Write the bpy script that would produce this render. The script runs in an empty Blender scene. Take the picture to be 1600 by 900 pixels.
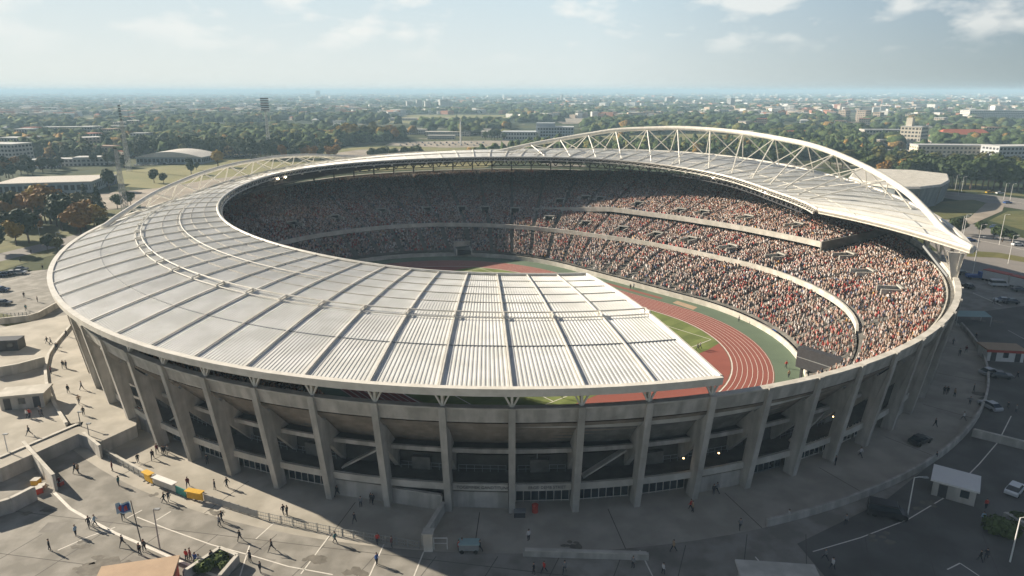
import bpy, bmesh, math, random
import numpy as np
from mathutils import Vector, Matrix, Euler
random.seed(7); rng = np.random.default_rng(11)
R = math.radians; PI = math.pi
S = bpy.context.scene
COL = S.collection

# ------------------------------------------------------------ camera
HC = 58.0; FPX = 1067.0; PITCH = math.atan(308/FPX)
cd = bpy.data.cameras.new('camera'); cam = bpy.data.objects.new('camera', cd); COL.objects.link(cam)
cam.location = (0, 0, HC); cam.rotation_euler = (PI/2-PITCH, 0, 0)
cd.sensor_width = 36; cd.lens = 36*FPX/1600; cd.clip_start = 1; cd.clip_end = 120000
S.camera = cam
# ------------------------------------------------------------ light
SUN_AZ = math.atan2(-.89, .45); SUN_EL = R(24)
SUNV = Vector((math.sin(SUN_AZ)*math.cos(SUN_EL), math.cos(SUN_AZ)*math.cos(SUN_EL), math.sin(SUN_EL)))
sd = bpy.data.lights.new('sun', 'SUN'); sun = bpy.data.objects.new('sun', sd); COL.objects.link(sun)
sd.energy = 5.0; sd.angle = R(.5); sd.color = (1, .89, .73)
sun.rotation_euler = SUNV.to_track_quat('Z', 'Y').to_euler(); sun.location = (-200, 100, 150)
W = bpy.data.worlds.new('World'); S.world = W; W.use_nodes = True
S.view_settings.view_transform = 'Standard'; S.view_settings.look = 'None'
S.view_settings.exposure = 1.05; S.view_settings.gamma = 1
SKY_STR = 0.05
def build_world():
    nt = W.node_tree; nt.nodes.clear(); N = nt.nodes.new; L = nt.links.new
    out = N('ShaderNodeOutputWorld'); bg = N('ShaderNodeBackground'); bg.inputs[1].default_value = SKY_STR
    sky = N('ShaderNodeTexSky'); sky.sky_type = 'NISHITA'; sky.sun_disc = False
    sky.sun_elevation = SUN_EL; sky.sun_rotation = SUN_AZ
    sky.air_density = 1.0; sky.dust_density = 1.0; sky.ozone_density = 1.0; sky.altitude = 50
    tc = N('ShaderNodeTexCoord'); mp = N('ShaderNodeMapping'); mp.inputs['Scale'].default_value = (1, 1, 2.3)
    mp.inputs['Location'].default_value = (.37, .2, .11)
    L(tc.outputs['Generated'], mp.inputs[0])
    n1 = N('ShaderNodeTexNoise'); n1.inputs['Scale'].default_value = 13; n1.inputs['Detail'].default_value = 6; n1.inputs['Roughness'].default_value = .5
    L(mp.outputs[0], n1.inputs['Vector'])
    r1 = N('ShaderNodeValToRGB'); r1.color_ramp.elements[0].position = .50; r1.color_ramp.elements[1].position = .64
    L(n1.outputs[0], r1.inputs[0])
    n2 = N('ShaderNodeTexNoise'); n2.inputs['Scale'].default_value = 3.0; n2.inputs['Detail'].default_value = 4
    L(mp.outputs[0], n2.inputs['Vector'])
    r2 = N('ShaderNodeValToRGB'); r2.color_ramp.elements[0].position = .22; r2.color_ramp.elements[1].position = .5
    L(n2.outputs[0], r2.inputs[0])
    sx = N('ShaderNodeSeparateXYZ'); L(tc.outputs['Generated'], sx.inputs[0])
    mr = N('ShaderNodeMapRange'); mr.inputs[1].default_value = .035; mr.inputs[2].default_value = .075; L(sx.outputs[2], mr.inputs[0])
    m1 = N('ShaderNodeMath'); m1.operation = 'MULTIPLY'; L(r1.outputs[0], m1.inputs[0]); L(r2.outputs[0], m1.inputs[1])
    m2 = N('ShaderNodeMath'); m2.operation = 'MULTIPLY'; L(m1.outputs[0], m2.inputs[0]); L(mr.outputs[0], m2.inputs[1])
    m3 = N('ShaderNodeMath'); m3.operation = 'MULTIPLY'; m3.inputs[1].default_value = .62; L(m2.outputs[0], m3.inputs[0])
    # thin haze veil that makes the low sky creamy
    veil = N('ShaderNodeMapRange'); veil.inputs[1].default_value = 0.0; veil.inputs[1].default_value = .19; veil.inputs[2].default_value = .3
    veil.inputs[3].default_value = .92; veil.inputs[4].default_value = .0; L(sx.outputs[2], veil.inputs[0])
    # the veil is brightest towards the sun and gone on the side away from it
    dp = N('ShaderNodeVectorMath'); dp.operation = 'DOT_PRODUCT'; dp.inputs[1].default_value = (math.sin(SUN_AZ), math.cos(SUN_AZ), 0); L(tc.outputs['Generated'], dp.inputs[0])
    ma = N('ShaderNodeMapRange'); ma.inputs[1].default_value = -.55; ma.inputs[2].default_value = .35; L(dp.outputs['Value'], ma.inputs[0])
    mvv = N('ShaderNodeMath'); mvv.operation = 'MULTIPLY'; L(veil.outputs[0], mvv.inputs[0]); L(ma.outputs[0], mvv.inputs[1])
    f1 = N('ShaderNodeMapRange'); f1.inputs[1].default_value = .01; f1.inputs[2].default_value = .13; f1.inputs[4].default_value = .7; L(sx.outputs[2], f1.inputs[0])
    f2 = N('ShaderNodeMapRange'); f2.inputs[1].default_value = .85; f2.inputs[2].default_value = -.15; f2.inputs[4].default_value = .42; L(dp.outputs['Value'], f2.inputs[0])
    f3 = N('ShaderNodeMath'); f3.operation = 'ADD'; f3.use_clamp = True; L(f1.outputs[0], f3.inputs[0]); L(f2.outputs[0], f3.inputs[1])
    vc = N('ShaderNodeMix'); vc.data_type = 'RGBA'; vc.inputs[6].default_value = VEIL; vc.inputs[7].default_value = VEILB; L(f3.outputs[0], vc.inputs[0])
    mxv = N('ShaderNodeMix'); mxv.data_type = 'RGBA'; L(vc.outputs[2], mxv.inputs[7])
    L(mvv.outputs[0], mxv.inputs[0]); tn = N('ShaderNodeMix'); tn.data_type = 'RGBA'; tn.blend_type = 'MULTIPLY'; tn.inputs[0].default_value = 1; tn.inputs[7].default_value = (.20, .32, .49, 1); L(sky.outputs[0], tn.inputs[6]); L(tn.outputs[2], mxv.inputs[6])
    mx = N('ShaderNodeMix'); mx.data_type = 'RGBA'; mx.inputs[7].default_value = CLOUD
    L(m3.outputs[0], mx.inputs[0]); L(mxv.outputs[2], mx.inputs[6])
    L(mx.outputs[2], bg.inputs[0]); L(bg.outputs[0], out.inputs[0])
VEIL = (8.6, 8.8, 8.3, 1); VEILB = (6.3, 7.8, 8.5, 1); CLOUD = (9.6, 9.5, 9.0, 1)
build_world()
try:
    S.cycles.use_denoising = True
    S.cycles.max_bounces = 6; S.cycles.volume_bounces = 1; S.cycles.diffuse_bounces = 3
except Exception: pass

# ------------------------------------------------------------ geometry helpers
def G(x, y, z=0.0):
    """point of the plane at height z seen at photo pixel x, y (1600 x 900)"""
    dx = (x-800)/FPX; dy = (y-450)/FPX
    d = Vector((dx, math.cos(PITCH)-dy*math.sin(PITCH), -math.sin(PITCH)-dy*math.cos(PITCH)))
    t = (z-HC)/d.z
    return Vector((t*d.x, t*d.y, z))
def PX(p):
    zc = p[1]*math.cos(PITCH)-(p[2]-HC)*math.sin(PITCH); yc = -(p[1]*math.sin(PITCH)+(p[2]-HC)*math.cos(PITCH))
    return 800+FPX*p[0]/zc, 450+FPX*yc/zc

class MB:
    def __init__(s): s.v = []; s.f = []; s.m = []
    def add(s, vs, fs, mi=0):
        b = len(s.v); s.v += [tuple(v) for v in vs]; s.f += [tuple(b+i for i in f) for f in fs]; s.m += [mi]*len(fs)
    def box(s, x0, y0, z0, x1, y1, z1, mi=0, M=None, rz=0, o=(0, 0, 0)):
        vs = [Vector((x, y, z)) for z in (z0, z1) for x, y in ((x0, y0), (x1, y0), (x1, y1), (x0, y1))]
        if rz: vs = [Matrix.Rotation(rz, 3, 'Z') @ v for v in vs]
        if M: vs = [M @ v for v in vs]
        vs = [v+Vector(o) for v in vs]
        s.add(vs, [(3, 2, 1, 0), (4, 5, 6, 7), (0, 1, 5, 4), (1, 2, 6, 5), (2, 3, 7, 6), (3, 0, 4, 7)], mi)
    def beam(s, a, b, w, h, up=(0, 0, 1), mi=0):
        a = Vector(a); b = Vector(b); d = (b-a)
        if d.length < 1e-6: return
        d.normalize(); u = Vector(up); sd_ = d.cross(u)
        if sd_.length < 1e-4: sd_ = d.cross(Vector((0, 1, 0)))
        sd_.normalize(); u = sd_.cross(d)
        c = [(-w/2, -h/2), (w/2, -h/2), (w/2, h/2), (-w/2, h/2)]
        vs = [p+sd_*x+u*y for p in (a, b) for x, y in c]
        s.add(vs, [(3, 2, 1, 0), (4, 5, 6, 7), (0, 1, 5, 4), (1, 2, 6, 5), (2, 3, 7, 6), (3, 0, 4, 7)], mi)
    def tube(s, pts, r, n=6, closed=False, mi=0, cap=True):
        pts = [Vector(p) for p in pts]; m = len(pts); rs = r if isinstance(r, (list, tuple)) else [r]*m
        base = len(s.v); 
        for i, p in enumerate(pts):
            a = pts[(i-1) % m] if (closed or i > 0) else p; b = pts[(i+1) % m] if (closed or i < m-1) else p
            t = (b-a).normalized(); u = Vector((0, 0, 1)) if abs(t.z) < .95 else Vector((0, 1, 0))
            sx = t.cross(u).normalized(); uy = sx.cross(t)
            for k in range(n):
                an = 2*PI*k/n; s.v.append(tuple(p+(sx*math.cos(an)+uy*math.sin(an))*rs[i]))
        for i in range(m if closed else m-1):
            j = (i+1) % m
            for k in range(n):
                s.f.append((base+i*n+k, base+j*n+k, base+j*n+(k+1) % n, base+i*n+(k+1) % n)); s.m.append(mi)
        if cap and not closed:
            s.f.append(tuple(base+k for k in range(n))); s.m.append(mi)
            s.f.append(tuple(base+(m-1)*n+k for k in reversed(range(n)))); s.m.append(mi)
    def grid(s, rows, closed=False, mi=0):
        b = len(s.v); n = len(rows[0])
        for r in rows: s.v += [tuple(p) for p in r]
        for i in range(len(rows)-(0 if closed else 1)):
            j = (i+1) % len(rows)
            for k in range(n-1):
                s.f.append((b+i*n+k, b+j*n+k, b+j*n+k+1, b+i*n+k+1)); s.m.append(mi)
    def poly(s, pts, z0, z1, mi=0, top_mi=None):
        """vertical prism of a plan polygon"""
        n = len(pts); vs = [(p[0], p[1], z0) for p in pts]+[(p[0], p[1], z1) for p in pts]
        fs = [tuple(reversed(range(n)))]+[(i, (i+1) % n, n+(i+1) % n, n+i) for i in range(n)]
        s.add(vs, fs, mi); s.add([(p[0], p[1], z1) for p in pts], [tuple(range(n))], mi if top_mi is None else top_mi)
    def build(s, name, mats, parent=None, smooth=False, at=None):
        me = bpy.data.meshes.new(name)
        vs = s.v
        if at is not None: vs = [(v[0]-at[0], v[1]-at[1], v[2]-at[2]) for v in vs]
        me.from_pydata(vs, [], s.f)
        for m in (mats if isinstance(mats, (list, tuple)) else [mats]): me.materials.append(m)
        me.polygons.foreach_set('material_index', s.m)
        if smooth: me.polygons.foreach_set('use_smooth', [True]*len(me.polygons))
        me.update()
        o = bpy.data.objects.new(name, me); COL.objects.link(o)
        if parent: o.parent = parent
        if at is not None: o.location = at
        return o
def tag(o, label=None, cat=None, group=None, kind=None):
    if label: o['label'] = label
    if cat: o['category'] = cat
    if group: o['group'] = group
    if kind: o['kind'] = kind
    return o
def empty(name, loc=(0, 0, 0), rz=0, **k):
    o = bpy.data.objects.new(name, None); COL.objects.link(o); o.location = loc; o.rotation_euler = (0, 0, rz)
    o.empty_display_size = .5
    return tag(o, **k)
def copy_tree(o, parent=None):
    c = o.copy(); COL.objects.link(c); c.parent = parent
    for k in ('label', 'category', 'group'):
        if parent is None and k in c: del c[k]
    for ch in list(o.children): copy_tree(ch, c)
    return c
def set_color(o, col):
    o.color = (*col, 1)
    for ch in o.children: set_color(ch, col)
def remove_tree(o):
    for ch in list(o.children): remove_tree(ch)
    bpy.data.objects.remove(o)
ORD = ['first', 'second', 'third', 'fourth', 'fifth', 'sixth', 'seventh', 'eighth', 'ninth', 'tenth', 'eleventh', 'twelfth', 'thirteenth', 'fourteenth', 'fifteenth', 'sixteenth', 'seventeenth', 'eighteenth', 'nineteenth', 'twentieth']
TENS = {2: 'twenty', 3: 'thirty', 4: 'forty', 5: 'fifty', 6: 'sixty', 7: 'seventy', 8: 'eighty', 9: 'ninety'}
def ordw(i):
    if i < 20: return ORD[i]
    t, u = divmod(i+1, 10)
    return (TENS[t][:-1]+'ieth') if u == 0 else TENS[t]+'-'+ORD[u-1]

# ------------------------------------------------------------ materials
def mat(name, col, rough=.7, metal=0, var=.12, scale=2.0, bump=0, bscale=None, col2=None, spec=.3, objcol=False, emit=None, stain=None, alpha=None):
    m = bpy.data.materials.new(name); m.use_nodes = True; nt = m.node_tree; N = nt.nodes.new; L = nt.links.new
    b = nt.nodes['Principled BSDF']; b.inputs['Roughness'].default_value = rough; b.inputs['Metallic'].default_value = metal
    b.inputs['Specular IOR Level'].default_value = spec
    tc = N('ShaderNodeTexCoord'); n = N('ShaderNodeTexNoise'); n.inputs['Scale'].default_value = scale; n.inputs['Detail'].default_value = 5
    n.inputs['Roughness'].default_value = .6; L(tc.outputs['Object'], n.inputs['Vector'])
    rp = N('ShaderNodeValToRGB'); rp.color_ramp.elements[0].position = .3; rp.color_ramp.elements[1].position = .7
    c1 = tuple(c*(1-var) for c in col)+(1,); c2 = (tuple(col2) if col2 else tuple(min(1, c*(1+var)) for c in col))+(1,)
    rp.color_ramp.elements[0].color = c1; rp.color_ramp.elements[1].color = c2; L(n.outputs[0], rp.inputs[0])
    src = rp.outputs[0]
    if objcol:
        oi = N('ShaderNodeObjectInfo'); mx = N('ShaderNodeMix'); mx.data_type = 'RGBA'; mx.blend_type = 'MULTIPLY'; mx.inputs[0].default_value = 1
        L(src, mx.inputs[6]); L(oi.outputs['Color'], mx.inputs[7]); src = mx.outputs[2]
    if stain:
        n3 = N('ShaderNodeTexNoise'); n3.inputs['Scale'].default_value = stain[0]; n3.inputs['Detail'].default_value = 6
        mpn = N('ShaderNodeMapping'); mpn.inputs['Scale'].default_value = stain[2] if len(stain) > 2 else (1, 1, 1)
        L(tc.outputs['Object'], mpn.inputs[0]); L(mpn.outputs[0], n3.inputs['Vector'])
        r3 = N('ShaderNodeValToRGB'); r3.color_ramp.elements[0].position = .42; r3.color_ramp.elements[1].position = .62
        k = 1-stain[1]; r3.color_ramp.elements[0].color = (k, k, k*.98, 1); r3.color_ramp.elements[1].color = (1, 1, 1, 1); L(n3.outputs[0], r3.inputs[0])
        mx3 = N('ShaderNodeMix'); mx3.data_type = 'RGBA'; mx3.blend_type = 'MULTIPLY'; mx3.inputs[0].default_value = 1
        L(src, mx3.inputs[6]); L(r3.outputs[0], mx3.inputs[7]); src = mx3.outputs[2]
    L(src, b.inputs['Base Color'])
    if bump:
        bn = N('ShaderNodeBump'); bn.inputs['Strength'].default_value = bump; bn.inputs['Distance'].default_value = .1
        n4 = N('ShaderNodeTexNoise'); n4.inputs['Scale'].default_value = bscale or scale*4; n4.inputs['Detail'].default_value = 4
        L(tc.outputs['Object'], n4.inputs['Vector']); L(n4.outputs[0], bn.inputs['Height']); L(bn.outputs[0], b.inputs['Normal'])
    if emit:
        b.inputs['Emission Color'].default_value = (*emit[0], 1); b.inputs['Emission Strength'].default_value = emit[1]
    return m
M = {}
M['concrete'] = mat('concrete', (.52, .49, .44), .85, var=.14, scale=.5, bump=.2, stain=(.6, .28, (1, 1, .12)))
M['concrete_dark'] = mat('concrete_dark', (.20, .19, .17), .9, var=.15, scale=.6, stain=(.5, .3))
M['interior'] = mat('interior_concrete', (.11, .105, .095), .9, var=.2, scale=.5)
M['concrete_pale'] = mat('concrete_pale', (.58, .545, .48), .85, var=.1, scale=.6, stain=(.4, .2))
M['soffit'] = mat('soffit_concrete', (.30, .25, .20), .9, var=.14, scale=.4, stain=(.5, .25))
M['roof'] = mat('white_roof_sheet', (.69, .685, .655), .5, metal=.0, var=.08, scale=.07, spec=.35, stain=(.22, .14))
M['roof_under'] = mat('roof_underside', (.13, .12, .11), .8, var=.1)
M['white_steel'] = mat('white_steel', (.74, .70, .62), .4, var=.05, scale=.3, spec=.5, stain=(.8, .12))
M['grey_steel'] = mat('grey_steel', (.30, .31, .31), .5, metal=.3, var=.08)
M['dark_steel'] = mat('dark_steel', (.07, .07, .075), .5, metal=.3)
M['glass'] = mat('dark_glass', (.03, .04, .05), .12, spec=.8, var=.3, scale=.4)
M['white'] = mat('white_paint', (.72, .70, .66), .6, var=.04)
M['asphalt'] = mat('asphalt', (.30, .28, .245), .92, var=.16, scale=.08, bump=.15, bscale=3, stain=(.28, .3))
M['lot'] = mat('asphalt_painted_shade', (.13, .125, .115), .92, var=.16, scale=.08, bump=.15, bscale=3, stain=(.16, .2))  # forecourt asphalt darkened, with the shade put into its colour
M['paving'] = mat('paving', (.43, .395, .335), .9, var=.09, scale=.25, stain=(.2, .2))
M['road'] = mat('road', (.23, .21, .19), .9, var=.1, scale=.05)
M['dust'] = mat('gravel_lot', (.33, .28, .225), .95, var=.15, scale=.03, stain=(.06, .2))
M['grass'] = mat('grass', (.11, .125, .034), .95, var=.25, scale=.04, col2=(.17, .155, .055), stain=(.3, .2))
M['grass_far'] = mat('grass_far', (.16, .165, .045), .95, var=.25, scale=.012, col2=(.25, .22, .09))
M['track'] = mat('track_red', (.26, .082, .06), .85, var=.08, scale=.15)
M['apron'] = mat('apron_green', (.115, .155, .10), .85, var=.08, scale=.2)
M['line'] = mat('line_paint', (.66, .62, .55), .7, var=.12, scale=1.5)
M['trunk'] = mat('bark', (.10, .07, .05), .9, var=.2)
M['brick'] = mat('tower_brick', (.38, .30, .22), .9)
M['red'] = mat('red_sheet', (.42, .06, .04), .6, var=.1)
M['yellow'] = mat('yellow_board', (.62, .36, .03), .6)
M['teal'] = mat('teal_board', (.02, .20, .17), .6)
M['blue'] = mat('blue_paint', (.02, .08, .28), .5)
M['tan'] = mat('tan_roof', (.42, .30, .20), .8, var=.1, scale=.5)
M['rubber'] = mat('rubber', (.02, .02, .02), .8)
M['paint_obj'] = mat('vehicle_paint', (1, 1, 1), .3, spec=.6, objcol=True, var=.02)
M['leaf'] = mat('leaves', (1, 1, 1), .75, objcol=True, var=.35, scale=.45, spec=.15)
M['cloth_obj'] = mat('cloth', (1, 1, 1), .9, objcol=True, var=.1, scale=8)
M['trouser'] = mat('trousers', (.03, .033, .045), .9, var=.15)
M['skin'] = mat('skin', (.45, .27, .19), .6, var=.05)
M['hair'] = mat('hair', (.035, .022, .015), .7)
M['lamp'] = mat('lit_lamp', (1, .9, .75), .5, emit=((1, .78, .5), 60))
M['lamp_warm'] = mat('lit_warm_lamp', (1, .8, .5), .5, emit=((1, .62, .25), 4))
M['wall_obj'] = mat('house_wall', (1, 1, 1), .85, objcol=True, var=.06, scale=.2)
M['roof_obj'] = mat('house_roof', (1, 1, 1), .85, objcol=True, var=.12, scale=.3)

# leaves: a little light goes through
def leafmat(m):
    nt = m.node_tree; b = nt.nodes['Principled BSDF']; b.inputs['Subsurface Weight'].default_value = 0
leafmat(M['leaf'])

def windows_mat(name, wall, glassc, sx, sz, fx=.55, fz=.5):
    """window grid for buildings hundreds of metres away: brick texture on object coordinates"""
    m = bpy.data.materials.new(name); m.use_nodes = True; nt = m.node_tree; N = nt.nodes.new; L = nt.links.new
    b = nt.nodes['Principled BSDF']; b.inputs['Roughness'].default_value = .7
    tc = N('ShaderNodeTexCoord'); s = N('ShaderNodeSeparateXYZ'); L(tc.outputs['Object'], s.inputs[0])
    ad = N('ShaderNodeMath'); ad.operation = 'ADD'; L(s.outputs[0], ad.inputs[0]); L(s.outputs[1], ad.inputs[1])
    def cell(inp, size, frac):
        d = N('ShaderNodeMath'); d.operation = 'DIVIDE'; d.inputs[1].default_value = size; L(inp, d.inputs[0])
        f = N('ShaderNodeMath'); f.operation = 'FRACT'; L(d.outputs[0], f.inputs[0])
        l = N('ShaderNodeMath'); l.operation = 'LESS_THAN'; l.inputs[1].default_value = frac; L(f.outputs[0], l.inputs[0]); return l.outputs[0]
    a = cell(ad.outputs[0], sx, fx); c = cell(s.outputs[2], sz, fz)
    mu = N('ShaderNodeMath'); mu.operation = 'MULTIPLY'; L(a, mu.inputs[0]); L(c, mu.inputs[1])
    ge = N('ShaderNodeNewGeometry'); sn = N('ShaderNodeSeparateXYZ'); L(ge.outputs['Normal'], sn.inputs[0])
    ab = N('ShaderNodeMath'); ab.operation = 'ABSOLUTE'; L(sn.outputs[2], ab.inputs[0])
    lt = N('ShaderNodeMath'); lt.operation = 'LESS_THAN'; lt.inputs[1].default_value = .5; L(ab.outputs[0], lt.inputs[0])
    m2 = N('ShaderNodeMath'); m2.operation = 'MULTIPLY'; L(mu.outputs[0], m2.inputs[0]); L(lt.outputs[0], m2.inputs[1])
    mx = N('ShaderNodeMix'); mx.data_type = 'RGBA'; mx.inputs[6].default_value = (*wall, 1); mx.inputs[7].default_value = (*glassc, 1)
    L(m2.outputs[0], mx.inputs[0]); 
    oi = N('ShaderNodeObjectInfo'); mm = N('ShaderNodeMix'); mm.data_type = 'RGBA'; mm.blend_type = 'MULTIPLY'; mm.inputs[0].default_value = 1
    L(mx.outputs[2], mm.inputs[6]); L(oi.outputs['Color'], mm.inputs[7]); L(mm.outputs[2], b.inputs['Base Color'])
    return m
M['band_glass'] = windows_mat('banded_glass', (.95, .95, .95), (.05, .055, .065), 3.4, 500, .66, 1.0)
M['windows'] = windows_mat('facade_windows', (.95, .95, .95), (.16, .17, .19), 3.2, 3.1)

# ------------------------------------------------------------ ground
def sheet(name, pts, z, m, kind='structure', sub=0):
    mb = MB(); mb.add([(p[0], p[1], z) for p in pts], [tuple(range(len(pts)))]); return tag(mb.build(name, m), kind=kind)
def ell(t, a, b, cy, z=0, cx=0):   # t = 0 nearest the camera, positive to the right
    return Vector((cx+a*math.sin(t), cy-b*math.cos(t), z))
def ground_material():
    m = bpy.data.materials.new('countryside'); m.use_nodes = True; nt = m.node_tree; N = nt.nodes.new; L = nt.links.new
    b = nt.nodes['Principled BSDF']; b.inputs['Roughness'].default_value = .95; b.inputs['Specular IOR Level'].default_value = .1
    tc = N('ShaderNodeTexCoord')
    def noise(scale, det, stretch=(1, 1, 1)):
        mp = N('ShaderNodeMapping'); mp.inputs['Scale'].default_value = stretch; L(tc.outputs['Object'], mp.inputs[0])
        n = N('ShaderNodeTexNoise'); n.inputs['Scale'].default_value = scale; n.inputs['Detail'].default_value = det; n.inputs['Roughness'].default_value = .65
        L(mp.outputs[0], n.inputs['Vector']); return n.outputs[0]
    r = N('ShaderNodeValToRGB'); e = r.color_ramp.elements; e[0].position = .40; e[0].color = (.030, .042, .018, 1); e[1].position = .60; e[1].color = (.10, .10, .045, 1)
    x = r.color_ramp.elements.new(.50); x.color = (.048, .060, .024, 1)
    L(noise(.004, 9), r.inputs[0])
    r2 = N('ShaderNodeValToRGB'); e = r2.color_ramp.elements; e[0].position = .60; e[0].color = (0, 0, 0, 1); e[1].position = .64; e[1].color = (1, 1, 1, 1)
    L(noise(.02, 3, (1, .5, 1)), r2.inputs[0])
    mx = N('ShaderNodeMix'); mx.data_type = 'RGBA'; mx.inputs[7].default_value = (.26, .23, .19, 1); L(r2.outputs[0], mx.inputs[0]); L(r.outputs[0], mx.inputs[6])
    L(mx.outputs[2], b.inputs['Base Color']); return m
def build_ground():
    mb = MB(); Rr = [0, 120, 300, 700, 1500, 3500, 8000, 16000, 30000, 44000]; n = 48
    rows = []
    for r in Rr[1:]: rows.append([(r*math.sin(2*PI*k/n), 205+r*math.cos(2*PI*k/n), 0) for k in range(n+1)])
    mb.grid(rows); mb.add([p for p in rows[0][:-1]], [tuple(reversed(range(n)))])
    tag(mb.build('ground', ground_material()), kind='structure')
build_ground()
# low hills on the horizon
def build_hills():
    mb = MB(); rows = []
    n = 160
    for j, (d, h) in enumerate(((15500, -3), (17000, .55), (19000, 1.0), (23000, -3))):
        row = []
        for i in range(n+1):
            a = -50+100*i/n; aa = R(a)
            hh = 26+14*math.sin(a*.21+1)+9*math.sin(a*.53)+5*math.sin(a*1.3+2)+3*math.sin(a*3.1)
            row.append((d*math.sin(aa), d*math.cos(aa), hh*h if h > 0 else h))
        rows.append(row)
    mb.grid(rows); mb.f = [tuple(reversed(f)) for f in mb.f]
    tag(mb.build('hills', mat('hill_woods', (.05, .065, .03), .95, var=.3, scale=.002), smooth=True), kind='structure')
build_hills()

# forecourt asphalt round the stadium
fc = [G(-60, 900), (0, 20), (120, 20), (230, 60), (230, 150), G(1600, 420), G(1500, 395), (95, 200), (60, 325), (-60, 325), (-105, 230), G(120, 385), G(0, 412), (-200, 190), (-200, 60), (-120, 20)]
fcp = [(-230, 15), (230, 15), (230, 170), (150, 262), (60, 345), (-60, 345), (-128, 240), (-190, 205), (-230, 165)]
sheet('forecourt', fcp, .004, M['asphalt'])
sheet('car_park_shade', [(38, 78), (46, 20), (225, 20), (225, 165), (150, 185), (112, 172), (100, 140), (75, 104), (55, 88)], .007, M['lot'])  # darker sheet painting in shade over the right side of the forecourt
# concourse ring
def ring(name, a0, b0, a1, b1, cy, z0, z1, m, n=152, kind=None, parent=None, t0=0, t1=2*PI, **k):
    mb = MB(); cl = abs(t1-t0-2*PI) < 1e-6
    ts = [t0+(t1-t0)*i/n for i in range(n+(0 if cl else 1))]
    rows = [[ell(t, a0, b0, cy, z0), ell(t, a1, b1, cy, z0), ell(t, a1, b1, cy, z1), ell(t, a0, b0, cy, z1), ell(t, a0, b0, cy, z0)] for t in ts] if z1 > z0 else [[ell(t, a1, b1, cy, z0), ell(t, a0, b0, cy, z0)] for t in ts]
    mb.grid(rows, closed=cl)
    o = mb.build(name, m, parent); 
    if kind: o['kind'] = kind
    return o
ring('concourse', 95, 100, 121, 129, 205, .008, .008, M['paving'], kind='structure')
# joints in the concourse paving: dark narrow strips
def strips(name, segs, w, z, m, kind='structure', width_fn=None):
    mb = MB()
    for a, b in segs:
        a = Vector((a[0], a[1], z)); b = Vector((b[0], b[1], z)); d = (b-a).normalized(); n_ = Vector((-d.y, d.x, 0))*w/2
        mb.add([a-n_, b-n_, b+n_, a+n_], [(0, 1, 2, 3)])
    return tag(mb.build(name, m), kind=kind)
M['joint'] = mat('tar_joint', (.10, .09, .08), .9)
segs = []
for k in range(76):
    t = (k+.5)*2*PI/76
    if k % 2: segs.append((ell(t, 112, 120, 205), ell(t, 121, 129, 205)))
strips('paving_joints', segs, .12, .013, M['joint'])
def pl(pts): return [(G(*pts[i]), G(*pts[i+1])) for i in range(len(pts)-1)]
def polyseg(pts):
    return pl(pts)
white_lines = []
white_lines += polyseg([(85, 770), (110, 795), (140, 812), (180, 833), (225, 852), (270, 872), (320, 893), (345, 903)])
l1 = white_lines[:]; white_lines = []
white_lines += polyseg([(214, 808), (260, 826), (330, 851), (400, 870), (450, 885), (520, 898)])
white_lines += polyseg([(90, 860), (140, 838), (180, 824)])+polyseg([(198, 810), (222, 797)])+polyseg([(244, 813), (267, 799)])
white_lines += polyseg([(517, 834), (470, 897)])+polyseg([(600, 850), (575, 905)])+polyseg([(662, 862), (645, 905)])
white_lines += polyseg([(375, 900), (390, 852)])+polyseg([(428, 817), (400, 842)])
white_lines += polyseg([(1580, 650), (1560, 690), (1530, 725), (1480, 775), (1418, 812), (1345, 840), (1270, 862)])
white_lines += polyseg([(1575, 516), (1610, 535)])+polyseg([(1520, 458), (1560, 475)])
white_lines += polyseg([(0, 443), (30, 435), (65, 428)])+polyseg([(0, 460), (60, 450)])
white_lines += polyseg([(1180, 870), (1210, 905)])+polyseg([(1000, 860), (1022, 905)])+polyseg([(1480, 890), (1500, 880), (1530, 900)])
strips('lane_markings', l1, .42, .014, M['line']); strips('parking_markings', white_lines, .17, .014, M['line'])
# irregular cracks and slab joints of the asphalt
segs = []
for i in range(-14, 15):
    a0 = Vector((i*8.0-20, 22, 0)); segs.append(((i*8-30, 25), (i*8-8, 80)))
for j in range(0, 9): segs.append(((-110, 92-j*8.5), (40, 66-j*8.5)))
def cut(seg):
    out = []
    a = Vector(seg[0]); b = Vector(seg[1]); n = 24
    for i in range(n):
        p = a.lerp(b, i/n); q = a.lerp(b, (i+1)/n)
        if (p.x/121.5)**2+((p.y-205)/129.5)**2 > 1 and (q.x/121.5)**2+((q.y-205)/129.5)**2 > 1: out.append((p, q))
    return out
cs = []
for s_ in segs:
    for p, q in cut(s_): cs.append((p, q))
strips('asphalt_joints', cs, .10, .010, M['joint'])

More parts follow.
